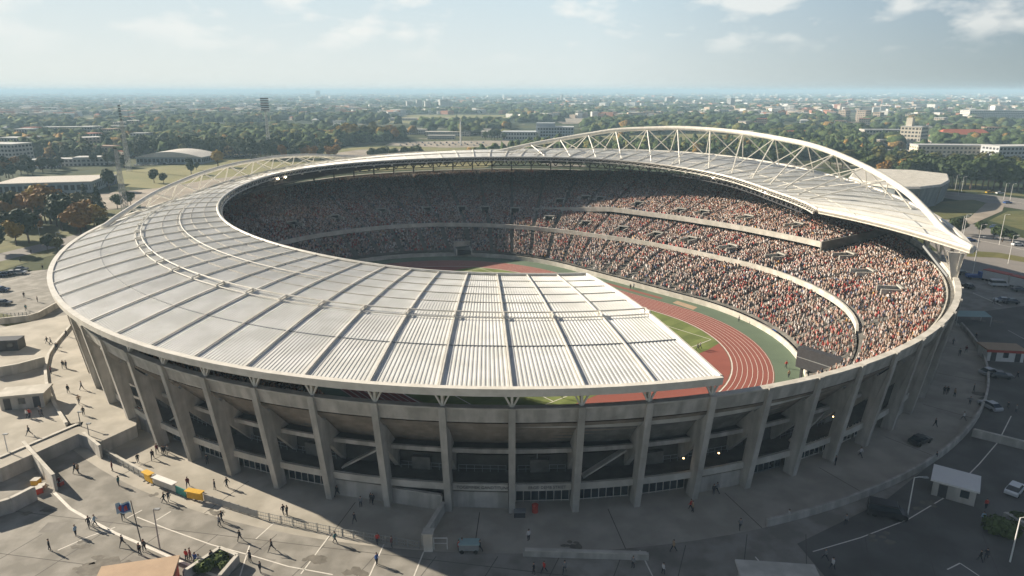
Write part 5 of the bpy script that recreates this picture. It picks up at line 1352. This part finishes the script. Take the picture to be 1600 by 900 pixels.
for i, k in enumerate(['broad', 'broad', 'broad', 'tall', 'tall', 'conifer']):
    e = empty('tree', (0, 0, 0)); crown_mesh(i+3, k).build('crown', M['leaf'], e); trunk_mesh(i).build('trunk', M['trunk'], e); TP.append((k, e))
TC = {'dark green': (.055, .08, .03), 'green': (.085, .115, .035), 'olive': (.14, .135, .038), 'orange-brown': (.34, .18, .035), 'golden': (.40, .27, .045), 'pale green': (.12, .15, .055)}
def tree(px, py, h, colname, shape, label, group=None, z=0):
    c = [t for t in TP if t[0] == shape]; t = c[int(px*7+py*3) % len(c)][1]; o = copy_tree(t); o.location = G(px, py, z)
    s_ = h/10.0; o.scale = (s_*random.Random(int(px*10)).uniform(.9, 1.2), s_*random.Random(int(py*10)).uniform(.9, 1.2), s_); o.rotation_euler = (0, 0, px*1.7)
    v = random.Random(int(px*31+py)).uniform(.85, 1.2); set_color(o, tuple(q*v for q in TC[colname])); tag(o, label, 'tree', group); return o
nt_ = 0
def belt(pts, n, jit, hs_, cols, shapes, where, seed):
    global nt_
    r_ = random.Random(seed); L_ = []
    for i in range(n):
        u = (i+.5)/n*(len(pts)-1); j = min(int(u), len(pts)-2); f = u-j; px = pts[j][0]+(pts[j+1][0]-pts[j][0])*f+r_.uniform(-3, 3); py = pts[j][1]+(pts[j+1][1]-pts[j][1])*f+r_.uniform(-jit, jit)
        L_.append((px, py))
    for i, (px, py) in enumerate(sorted(L_)):
        c = r_.choice(cols); sh = r_.choice(shapes); h = r_.uniform(*hs_)
        if sh == 'conifer': c = 'dark green'
        kind_ = {'broad': 'round', 'tall': 'narrow', 'conifer': 'conical'}[sh]
        tree(px, py, h, c, sh, f'{c} {kind_} tree, {ordw(i)} from left {where}', f'trees {where}'); nt_ += 1
single = [(60, 335, 13, 'golden', 'broad'), (80, 350, 15, 'orange-brown', 'broad'), (97, 360, 14, 'dark green', 'broad'), (112, 350, 10, 'green', 'broad'), (127, 333, 9, 'olive', 'broad'), (136, 331, 10, 'dark green', 'conifer'), (156, 334, 10, 'dark green', 'conifer'), (36, 350, 11, 'orange-brown', 'broad'), (12, 352, 13, 'dark green', 'broad'), (4, 375, 10, 'dark green', 'broad'), (46, 380, 12, 'dark green', 'broad'), (26, 384, 9, 'golden', 'broad'), (128, 371, 12, 'orange-brown', 'broad'), (152, 360, 10, 'golden', 'broad'), (184, 327, 7, 'green', 'broad'), (172, 298, 13, 'dark green', 'tall'), (75, 393, 6, 'dark green', 'broad'), (90, 394, 5, 'olive', 'broad'), (-8, 395, 10, 'dark green', 'broad'), (165, 372, 8, 'olive', 'broad'), (28, 325, 8, 'olive', 'broad'), (100, 343, 9, 'olive', 'broad'), (205, 322, 7, 'green', 'broad')]
for i, (a, b, h, c, s_) in enumerate(sorted(single)): tree(a, b, h*1.15, c, s_, f'{c} {"conical" if s_ == "conifer" else "round"} tree, {ordw(i)} from left in the autumn grove by the roof', 'trees in the autumn grove left of the roof')
tree(341, 261, 15, 'golden', 'tall', 'lone golden autumn tree standing on the left field behind the arch')
tree(299, 272, 11, 'dark green', 'tall', 'slim dark tree alone on the left field right of the arched hall'); tree(307, 266, 6, 'dark green', 'broad', 'small dark bushy tree beside the slim dark one on the left field')
tree(241, 286, 9, 'dark green', 'broad', 'dark tree right of the mast beyond the road'); tree(256, 287, 7, 'dark green', 'broad', 'smaller dark tree at the edge of the dirt lot')
belt([(0, 345), (60, 352), (125, 360), (160, 350)], 16, 12, (8, 13), ['golden', 'dark green', 'orange-brown', 'green', 'olive'], ['broad'], 'in the undergrowth of the autumn grove', 20)
belt([(0, 282), (40, 272), (100, 266)], 14, 4, (9, 14), ['dark green', 'green', 'orange-brown', 'dark green'], ['broad', 'tall'], 'behind the long low grey building', 1)
belt([(0, 252), (60, 243), (130, 252), (200, 258)], 22, 5, (10, 15), ['dark green', 'green', 'olive'], ['broad', 'tall'], 'among the far left buildings', 2)
belt([(205, 246), (320, 243), (440, 248)], 32, 3, (15, 19), ['dark green', 'dark green', 'green'], ['broad'], 'in the belt behind the arched hall', 3)
belt([(420, 252), (480, 249), (525, 246)], 12, 3, (11, 16), ['dark green', 'orange-brown', 'green', 'golden'], ['broad'], 'in the autumn clump by the tall mast', 4)
belt([(535, 220), (580, 221), (624, 220)], 14, 1.5, (17, 22), ['orange-brown', 'golden', 'olive', 'green'], ['broad', 'tall'], 'in the autumn row beyond the left field', 5)
belt([(575, 250), (620, 250), (662, 249)], 8, 3, (8, 13), ['dark green', 'green'], ['broad'], 'in the clump just beyond the roof', 6)
belt([(1280, 262), (1330, 268), (1390, 278), (1420, 288)], 14, 4, (12, 17), ['dark green', 'green', 'orange-brown', 'olive'], ['broad'], 'behind the right end of the arch', 7)
belt([(1415, 288), (1480, 291), (1545, 296), (1600, 297)], 22, 3, (16, 20), ['dark green', 'dark green', 'green'], ['broad'], 'in the front row by the right road', 8)
belt([(1340, 262), (1450, 275), (1600, 285)], 20, 3, (14, 19), ['dark green', 'green', 'olive'], ['broad', 'tall'], 'in the back row at the right', 9)
belt([(1010, 246), (1120, 250), (1250, 258)], 20, 4, (9, 14), ['olive', 'green', 'dark green'], ['broad'], 'seen through the right arch', 10)
belt([(1000, 232), (1200, 236), (1330, 245)], 18, 4, (11, 15), ['dark green', 'green'], ['broad', 'tall'], 'in the second row beyond the arch', 14)
belt([(755, 219), (790, 218)], 5, 2, (11, 16), ['green', 'dark green'], ['tall'], 'left of the glass-fronted hall', 11)
for i, (a, b, h) in enumerate(sorted([(1492, 368, 8), (1501, 366, 6), (1530, 366, 6), (1552, 374, 6), (1566, 378, 6), (1580, 380, 5), (1478, 372, 5)])): tree(a, b, h, 'dark green', 'broad', f'low dark bushy tree, {ordw(i)} from left among the right-hand lamp posts', 'bushy trees between the right lamp posts')
for t in TP: remove_tree(t[1])

# ---- woods as far as the horizon (one mass)
CLEAR = FIELDS+[[(70, 292), (120, 276), (230, 258), (330, 250), (430, 244), (520, 230), (600, 224), (640, 214), (770, 212), (830, 226), (790, 243), (560, 268), (330, 285), (200, 300)], [(575, 195), (635, 179), (800, 178), (800, 194)], [(930, 213), (1090, 208), (1185, 212), (1190, 228), (1000, 230)], [(795, 192), (915, 192), (915, 222), (795, 222)], [(1410, 205), (1462, 205), (1462, 240), (1410, 240)], [(1440, 232), (1600, 240), (1600, 262), (1440, 262)], [(1355, 210), (1420, 210), (1420, 226), (1355, 226)], [(1370, 232), (1430, 236), (1430, 250), (1370, 248)], [(1525, 176), (1640, 176), (1640, 194), (1525, 194)], [(1300, 176), (1385, 176), (1385, 192), (1300, 192)]]
def inpoly(x, y, P):
    c = False; j = len(P)-1
    for i in range(len(P)):
        if (P[i][1] > y) != (P[j][1] > y) and x < (P[j][0]-P[i][0])*(y-P[i][1])/(P[j][1]-P[i][1])+P[i][0]: c = not c
        j = i
    return c
def vnoise(x, y, s):
    return (math.sin(x/s*1.3+2.1*math.sin(y/s*.9))+math.sin(y/s*1.7+1.7*math.sin(x/s*1.1+1)))/2
ICO = None
def ico(sub_):
    bm = bmesh.new(); bmesh.ops.create_icosphere(bm, subdivisions=sub_, radius=1); v = np.array([p.co[:] for p in bm.verts]); f = np.array([[q.index for q in p.verts] for p in bm.faces]); bm.free(); return v, f
def blobs(name, items, sub_, label, colors, jit=.28):
    """items: (x, y, radius, height, ci)"""
    v, f = ico(sub_); n = len(items); A = np.array(items); nv = len(v)
    J = 1+rng.normal(0, jit, (n, nv))
    X = v[None, :, 0]*J*A[:, 2, None]+A[:, 0, None]; Y = v[None, :, 1]*J*A[:, 2, None]+A[:, 1, None]; Z = np.maximum(v[None, :, 2], -.5)*J*A[:, 3, None]*.55+A[:, 3, None]*.5
    co = np.stack([X, Y, Z], -1).reshape(-1, 3); fa = (f[None]+(np.arange(n)*nv)[:, None, None]).reshape(-1); nf = n*len(f)
    me = bpy.data.meshes.new(name); me.vertices.add(len(co)); me.vertices.foreach_set('co', co.ravel()); me.loops.add(nf*3); me.loops.foreach_set('vertex_index', fa)
    me.polygons.add(nf); me.polygons.foreach_set('loop_start', np.arange(nf)*3); me.polygons.foreach_set('loop_total', np.full(nf, 3)); me.update()
    at = me.color_attributes.new('Col', 'FLOAT_COLOR', 'POINT'); c = np.ones((n, nv, 4)); c[:, :, :3] = (np.array(colors)[A[:, 4].astype(int)]*rng.uniform(.75, 1.25, (n, 1)))[:, None, :]; at.data.foreach_set('color', c.ravel())
    m = bpy.data.materials.get('woods_leaves')
    if not m:
        m = bpy.data.materials.new('woods_leaves'); m.use_nodes = True; nt = m.node_tree; b = nt.nodes['Principled BSDF']; b.inputs['Roughness'].default_value = .95; b.inputs['Specular IOR Level'].default_value = .05
        a = nt.nodes.new('ShaderNodeVertexColor'); a.layer_name = 'Col'; no = nt.nodes.new('ShaderNodeTexNoise'); no.inputs['Scale'].default_value = .55; no.inputs['Detail'].default_value = 3
        tcn = nt.nodes.new('ShaderNodeTexCoord'); nt.links.new(tcn.outputs['Object'], no.inputs['Vector']); rp = nt.nodes.new('ShaderNodeValToRGB'); rp.color_ramp.elements[0].position = .38; rp.color_ramp.elements[0].color = (.35, .35, .35, 1); rp.color_ramp.elements[1].position = .62; rp.color_ramp.elements[1].color = (1.3, 1.3, 1.2, 1)
        nt.links.new(no.outputs[0], rp.inputs[0]); mx = nt.nodes.new('ShaderNodeMix'); mx.data_type = 'RGBA'; mx.blend_type = 'MULTIPLY'; mx.inputs[0].default_value = 1
        nt.links.new(a.outputs[0], mx.inputs[6]); nt.links.new(rp.outputs[0], mx.inputs[7]); nt.links.new(mx.outputs[2], b.inputs['Base Color'])
    me.materials.append(m); o = bpy.data.objects.new(name, me); COL.objects.link(o); tag(o, label, 'woods', kind='stuff')
WC = [(.055, .080, .035), (.08, .105, .042), (.13, .13, .05), (.22, .14, .05), (.065, .092, .045)]
near_w = []; mid_w = []; far_w = []
r_ = random.Random(77)
def okspot(p): return ((p.x/150)**2+((p.y-205)/160)**2) > 1
tries = 0
while tries < 26000:
    tries += 1
    px = r_.uniform(-80, 1680); py = 144.6+(250-144.6)*r_.random()**1.15
    p = G(px, py)
    if any(inpoly(px, py, P) for P in CLEAR) or not okspot(p): continue
    d = p.length
    dens = (.50 if px > 700 else .38)+.55*vnoise(p.x, p.y, 160)-.15*vnoise(p.x, p.y, 45)
    town = (px > 1150 and 165 < py < 235) or (px < 230 and 190 < py < 245) or (400 < px < 560 and 195 < py < 225)
    if town: dens *= .55
    if r_.random() > dens: continue
    ci = r_.choices(range(5), (5, 4, 2, .6 if d > 900 else 1, 4))[0]
    if d < 800: 
        for q in range(1): near_w.append((p.x, p.y, r_.uniform(3.2, 5.6), r_.uniform(7, 13), ci))
    elif d < 2600:
        k = 1+d/1400; mid_w.append((p.x, p.y, r_.uniform(4, 8)*k*.8, r_.uniform(8, 14), ci))
    else:
        k = d/1500; far_w.append((p.x, p.y, r_.uniform(7, 12)*k, r_.uniform(9, 15), ci))
print('woods', len(near_w), len(mid_w), len(far_w), 'trees', nt_)
blobs('near_woods', near_w, 2, 'scattered green trees among fields and houses beyond the stadium', WC)
blobs('mid_woods', mid_w, 2, 'continuous green treetops between the suburbs', WC, .25)
blobs('far_woods', far_w, 1, 'hazy blue-green woods reaching the horizon', WC, .25)

# ---- buildings
def building(cx, cy, w, d, h, rz, wallc, roofc, label, cat='building', name='building', kind='flat', detail=False, group=None, extra=None):
    e = empty(name, (cx, cy, 0), rz, label=label, cat=cat, group=group)
    mb = MB(); mb.box(-w/2, -d/2, 0, w/2, d/2, h); o = mb.build('wall', M['windows'] if not detail else M['wall_obj'], e); o.color = (*wallc, 1)
    mb = MB()
    if kind == 'flat': mb.box(-w/2-.3, -d/2-.3, h+.003, w/2+.3, d/2+.3, h+.6)
    elif kind == 'arch':
        rows = []
        for i in range(13):
            a = i/12; rows.append([(-w/2-.5+(w+1)*a, -d/2-.5, h+4.5*math.sin(PI*a)), (-w/2-.5+(w+1)*a, d/2+.5, h+4.5*math.sin(PI*a))])
        mb.grid(rows); mb.f = [tuple(reversed(f)) for f in mb.f]; mb.add([r[0] for r in rows], [tuple(range(13))]); mb.add([r[1] for r in rows], [tuple(reversed(range(13)))])
    else:
        rh = min(w, d)*.28; v = [(-w/2-.4, -d/2-.4, h), (w/2+.4, -d/2-.4, h), (w/2+.4, d/2+.4, h), (-w/2-.4, d/2+.4, h)]
        if w > d: v += [(-w/2+d*.3, 0, h+rh), (w/2-d*.3, 0, h+rh)]; mb.add(v, [(0, 1, 5, 4), (2, 3, 4, 5), (1, 2, 5), (3, 0, 4), (3, 2, 1, 0)])
        else: v += [(0, -d/2+w*.3, h+rh), (0, d/2-w*.3, h+rh)]; mb.add(v, [(0, 1, 4), (1, 2, 5, 4), (2, 3, 5), (3, 0, 4, 5), (3, 2, 1, 0)])
    o = mb.build('roof', M['roof_obj'], e); o.color = (*roofc, 1)
    if detail:
        ns = max(1, int(h/3.2))
        for f in range(ns):
            z0 = h*(f+.28)/ns; z1 = h*(f+.78)/ns
            for (a, b, c, dd) in ((-w/2+.8, w/2-.8, -d/2, 0), (-d/2+.8, d/2-.8, w/2, 1), (-d/2+.8, d/2-.8, -w/2, 2)):
                mb = MB()
                if dd == 0: mb.box(a, c-.06, z0, b, c+.02, z1)
                elif dd == 1: mb.box(c-.02, a, z0, c+.06, b, z1)
                else: mb.box(c-.06, a, z0, c+.02, b, z1)
                o = mb.build('window_row', M['band_glass'], e); o.color = (*wallc, 1)
    if extra:
        for (x0, y0, z0, x1, y1, z1) in extra:
            mb = MB(); mb.box(x0, y0, z0, x1, y1, z1); o = mb.build('roof_block', M['wall_obj'], e); o.color = (*wallc, 1)
    return e
WH = (.62, .60, .55); CR = (.58, .50, .40); GY = (.32, .33, .34); RD = (.36, .12, .07); TN = (.45, .34, .25); LG_ = (.5, .5, .48)
x, y = at2(262, 257); building(x, y+20, 54, 34, 5.5, 0, (.28, .32, .35), (.62, .58, .52), 'long hall with a pale arched roof beyond the left field', kind='arch', detail=True)
x, y = at2(50, 305); building(x, y+22, 50, 34, 6, R(14), (.30, .34, .34), (.55, .50, .44), 'long low grey building with a pale flat roof at the left edge', detail=True)
x, y = at2(128, 293); building(x, y+10, 26, 16, 5, R(12), (.14, .18, .24), (.3, .3, .3), 'dark low wing right of the long low grey building', detail=False)
x, y = at2(5, 320); building(x-8, y-14, 16, 10, 4, R(10), (.5, .5, .5), (.6, .6, .58), 'small white-roofed building at the left edge by the road')
x, y = at2(815, 219); building(x, y+12, 46, 24, 9.5, R(-4), WH, (.55, .57, .58), 'white glass-fronted hall left of the tall grandstand building', detail=True)
x, y = at2(868, 219); building(x, y+14, 46, 26, 15, R(-4), (.42, .46, .49), (.5, .52, .54), 'tall grey grandstand building beyond the centre of the roof', detail=True, extra=[(-23, -8, 15, 0, 10, 20)])
x, y = at2(1436, 233); building(x, y+14, 20, 20, 22, R(42), (.62, .56, .46), LG_, 'pale tower block with a stair tower beyond the right arch', 'tower block', detail=True, extra=[(-3, 2, 22, 3, 8, 31)])
x, y = at2(1500, 258); building(x, y+12, 62, 16, 15, R(-7), (.62, .55, .44), (.42, .42, .42), 'long pale windowless slab building behind the right tree belt')
x, y = at2(1582, 262); building(x+6, y+10, 44, 18, 16, R(8), (.46, .47, .48), LG_, 'grey glass-banded building at the right edge behind the tree belt', detail=True)
x, y = at2(1385, 225); building(x, y+14, 44, 16, 15, R(-6), (.58, .53, .46), (.4, .4, .4), 'pale four-storey block left of the tower block', detail=True)
x, y = at2(1402, 250); building(x, y+10, 28, 16, 7, R(-10), (.60, .53, .43), (.45, .42, .38), 'low cream hall below the tower block', detail=False)
x, y = at2(1492, 228); building(x, y+10, 26, 14, 8, R(-8), (.66, .66, .64), WH, 'white low block right of the tower block', detail=True)
x, y = at2(1440, 266); building(x, y+6, 14, 9, 4, R(-8), CR, RD, 'small red-roofed house in front of the slab building', 'house', kind='hip')
x, y = at2(1528, 226); building(x, y+30, 60, 30, 7, R(-8), TN, (.42, .12, .07), 'wide red-roofed hall at the right', kind='hip')
x, y = at2(1252, 222); building(x, y+14, 34, 14, 9, R(4), CR, (.40, .13, .08), 'red-roofed long house seen above the arch', kind='hip')
x, y = at2(1565, 190); building(x, y+20, 120, 34, 21, R(-4), (.66, .64, .60), (.6, .6, .58), 'large white hospital-like block near the right edge', detail=True, extra=[(-10, -10, 16, 4, 6, 30)])
for i, (px, py, w, h) in enumerate(sorted([(1318, 188, 15, 19), (1342, 187, 10, 15), (1348, 190, 17, 21), (1371, 191, 13, 18), (1254, 182, 16, 14), (1240, 183, 20, 12)])):
    x, y = at2(px, py); building(x, y, w*1.3, w, h, R(38), (.52, .42, .33), TN, f'tan apartment tower, {ordw(i)} from the left in the distant right-hand row', 'tower block', detail=(i > 1), group='distant apartment towers')
x, y = at2(1141, 169); building(x, y, 20, 18, 33, R(30), (.40, .40, .40), GY, 'grey distant tower block standing alone right of centre', 'tower block', detail=False, extra=[(-30, -10, 0, 30, 10, 5)])
for i, (px, py, w, h) in enumerate(sorted([(640, 168, 22, 22), (655, 168, 20, 26), (668, 169, 20, 24), (693, 168, 30, 28), (703, 168, 16, 24), (1086, 165, 16, 18), (1096, 166, 14, 16), (1043, 163, 22, 30), (1050, 163, 14, 34), (878, 158, 14, 34), (497, 152, 40, 60), (479, 152, 60, 30), (1425, 165, 40, 14)])):
    x, y = at2(px, py); building(x, y, w, w*.8, h, R(20), (.5, .48, .45), LG_, f'pale tower, {ordw(i)} from the left of those standing in the hazy distance', 'tower block', group='hazy distant towers')
for i, (px, py, w, d, h) in enumerate(sorted([(45, 222, 20, 14, 15), (60, 232, 10, 12, 12), (30, 238, 26, 16, 14), (92, 213, 30, 14, 12), (120, 216, 46, 14, 14), (165, 213, 50, 14, 13), (110, 258, 24, 12, 5), (148, 257, 26, 14, 6), (8, 255, 40, 20, 16), (70, 262, 20, 10, 6), (290, 209, 40, 16, 6), (215, 224, 34, 14, 6), (350, 203, 40, 14, 7), (260, 215, 44, 14, 6)])):
    x, y = at2(px, py); building(x, y, w, d, h, R(-12+i*3), (.52, .50, .46), LG_, f'grey-white block, {ordw(i)} from the left among the trees at the far left', detail=(h > 10), group='blocks at the far left')
for i, (px, py, w, d, h) in enumerate(sorted([(645, 209, 40, 14, 6), (700, 212, 60, 16, 5), (745, 209, 40, 14, 6), (780, 214, 46, 20, 7), (690, 217, 34, 10, 4), (505, 222, 30, 12, 6), (530, 219, 24, 12, 5), (470, 216, 30, 12, 7), (440, 221, 30, 12, 6), (660, 188, 130, 20, 4)])):
    x, y = at2(px, py); building(x, y, w, d, h, R(-3), (.55, .50, .44), (.56, .52, .46), f'low pale shed, {ordw(i)} from the left beyond the middle of the roof', 'shed', group='sheds beyond the roof')
# grey arena hall at the right
def arena_hall():
    base = [(1330, 308), (1362, 320), (1395, 326), (1430, 326), (1460, 322), (1472, 314), (1470, 303), (1420, 296), (1340, 293)]
    B_ = [G(*p) for p in base]; c = sum(B_, Vector())/len(B_); e = empty('arena_hall', (c.x, c.y, 0), label='grey oval hall with flared walls and pale flat roof right of the stadium', cat='hall')
    mb = MB(); n = len(B_); lo = [(p.x-c.x, p.y-c.y, 0) for p in B_]; hi = [((p.x-c.x)*1.09, (p.y-c.y)*1.09, 10.5) for p in B_]; mb.add(lo+hi, [(i, (i+1) % n, n+(i+1) % n, n+i) for i in range(n)]); o = mb.build('wall', M['hall_wall'], e)
    mb = MB(); hi2 = [(x*1.02, y*1.02, 10.6) for x, y, z in hi]; top = [(x*.98, y*.98, 11.6) for x, y, z in hi]; mb.add(hi2+top, [(i, (i+1) % n, n+(i+1) % n, n+i) for i in range(n)]+[tuple(range(n, 2*n)), tuple(reversed(range(n)))]); mb.build('roof', M['concrete_pale'], e)
    for i in range(n):
        a = Vector(lo[i]); b = Vector(hi[i])
        mb = MB(); mb.beam(a*1.003, b*1.003, .5, .5, (0, 1, 0)); mb.build('wall_rib', M['grey_steel'], e)
M['hall_wall'] = mat('hall_panels', (.24, .27, .29), .8, var=.12, scale=.3, stain=(.5, .25, (1, 1, .1)))
arena_hall()
# houses: shared shapes, one object each
hp = []
for i, (w, d, h, k) in enumerate([(14, 9, 5.5, 'hip'), (11, 9, 6, 'hip'), (24, 11, 6, 'flat'), (18, 12, 9, 'flat'), (34, 14, 6, 'flat'), (16, 16, 14, 'flat')]): hp.append(building(0, 0, w, d, h, 0, WH, WH, 'x', 'house', 'house', k))
cand = []
r2 = random.Random(123)
def near_lm(px, py): return any(inpoly(px, py, P) for P in CLEAR)
while len(cand) < 245:
    z_ = r2.random()
    if z_ < .58: px, py = r2.uniform(1130, 1600), 156+78*r2.random()**1.3
    elif z_ < .72: px, py = r2.uniform(0, 230), r2.uniform(196, 246)
    elif z_ < .80: px, py = r2.uniform(400, 560), r2.uniform(196, 222)
    else: px, py = r2.uniform(0, 1130), r2.uniform(157, 196)
    if near_lm(px, py) or not okspot(G(px, py)): continue
    if (1240 < px < 1500 and py > 236): continue
    cand.append((px, py))
wc_ = [('white', (.66, .64, .60)), ('cream', (.58, .50, .40)), ('pale grey', (.48, .48, .47)), ('tan', (.46, .36, .27))]; rc_ = [('red roof', (.38, .13, .08)), ('brown roof', (.30, .19, .13)), ('pale roof', (.58, .56, .53)), ('grey roof', (.30, .30, .30))]
cnt = {}
for px, py in sorted(cand):
    t = r2.choice(hp); o = copy_tree(t); p = G(px, py); o.location = p; o.rotation_euler = (0, 0, r2.choice([R(35), R(-20), R(60), R(10)])+r2.uniform(-.2, .2))
    wn, wv = r2.choice(wc_); rn_, rv = r2.choices(rc_, (3, 2, 3, 2))[0]; s_ = 1.0 if py > 185 else 1.15+.4*(185-py)/30; o.scale = (s_, s_, s_)
    for ch in o.children: ch.color = (*(wv if ch.name.startswith('wall') else rv), 1)
    reg = ('far left' if px < 300 else 'left of centre' if px < 700 else 'right of centre' if px < 1150 else 'right' if px < 1400 else 'far right'); dist_ = 'near horizon' if py < 172 else ('in mid distance' if py < 205 else 'among nearer trees')
    key = (wn, rn_, reg, dist_); cnt[key] = cnt.get(key, 0)+1
    tag(o, f'{wn} house with {rn_}, {ordw(cnt[key]-1)} such, {reg} {dist_}', 'house', 'houses in the suburbs beyond the stadium')
for t in hp: remove_tree(t)
# the town near the horizon, beyond counting
mb = MB(); cols = []
for i in range(3200):
    px = r2.uniform(-60, 1660); py = 146.5+40*r2.random()**1.4
    if near_lm(px, py): continue
    p = G(px, py); 
    if vnoise(p.x, p.y, 420) < -.25: continue
    d = p.length; k = 1+d/5000; w = r2.uniform(8, 26)*k; h = r2.uniform(5, 10)*k; mb.box(-w/2, -w/3, 0, w/2, w/3, h, r2.choices([0, 1, 2], (5, 3, 2))[0], None, r2.uniform(0, 3), p)
o = mb.build('distant_town', [mat('far_white', (.6, .58, .54), .9), mat('far_tan', (.45, .36, .28), .9), mat('far_red', (.36, .16, .1), .9)]); tag(o, 'countless small pale buildings scattered through the hazy woods towards the horizon', 'town', kind='stuff')

# ---- haze
def haze():
    mb = MB(); mb.box(-26000, -300, -40, 26000, 24500, 78); m = bpy.data.materials.new('haze_air'); m.use_nodes = True; nt = m.node_tree; nt.nodes.clear()
    out = nt.nodes.new('ShaderNodeOutputMaterial'); v = nt.nodes.new('ShaderNodeVolumePrincipled'); v.inputs['Density'].default_value = HAZE_D; v.inputs['Color'].default_value = HAZE_C; v.inputs['Anisotropy'].default_value = .0
    nt.links.new(v.outputs[0], out.inputs['Volume']); o = mb.build('haze', m); tag(o, 'thin pale blue haze over the land', 'haze', kind='stuff')
HAZE_D = 2.1e-4; HAZE_C = (.52, .74, .92, 1)
haze()
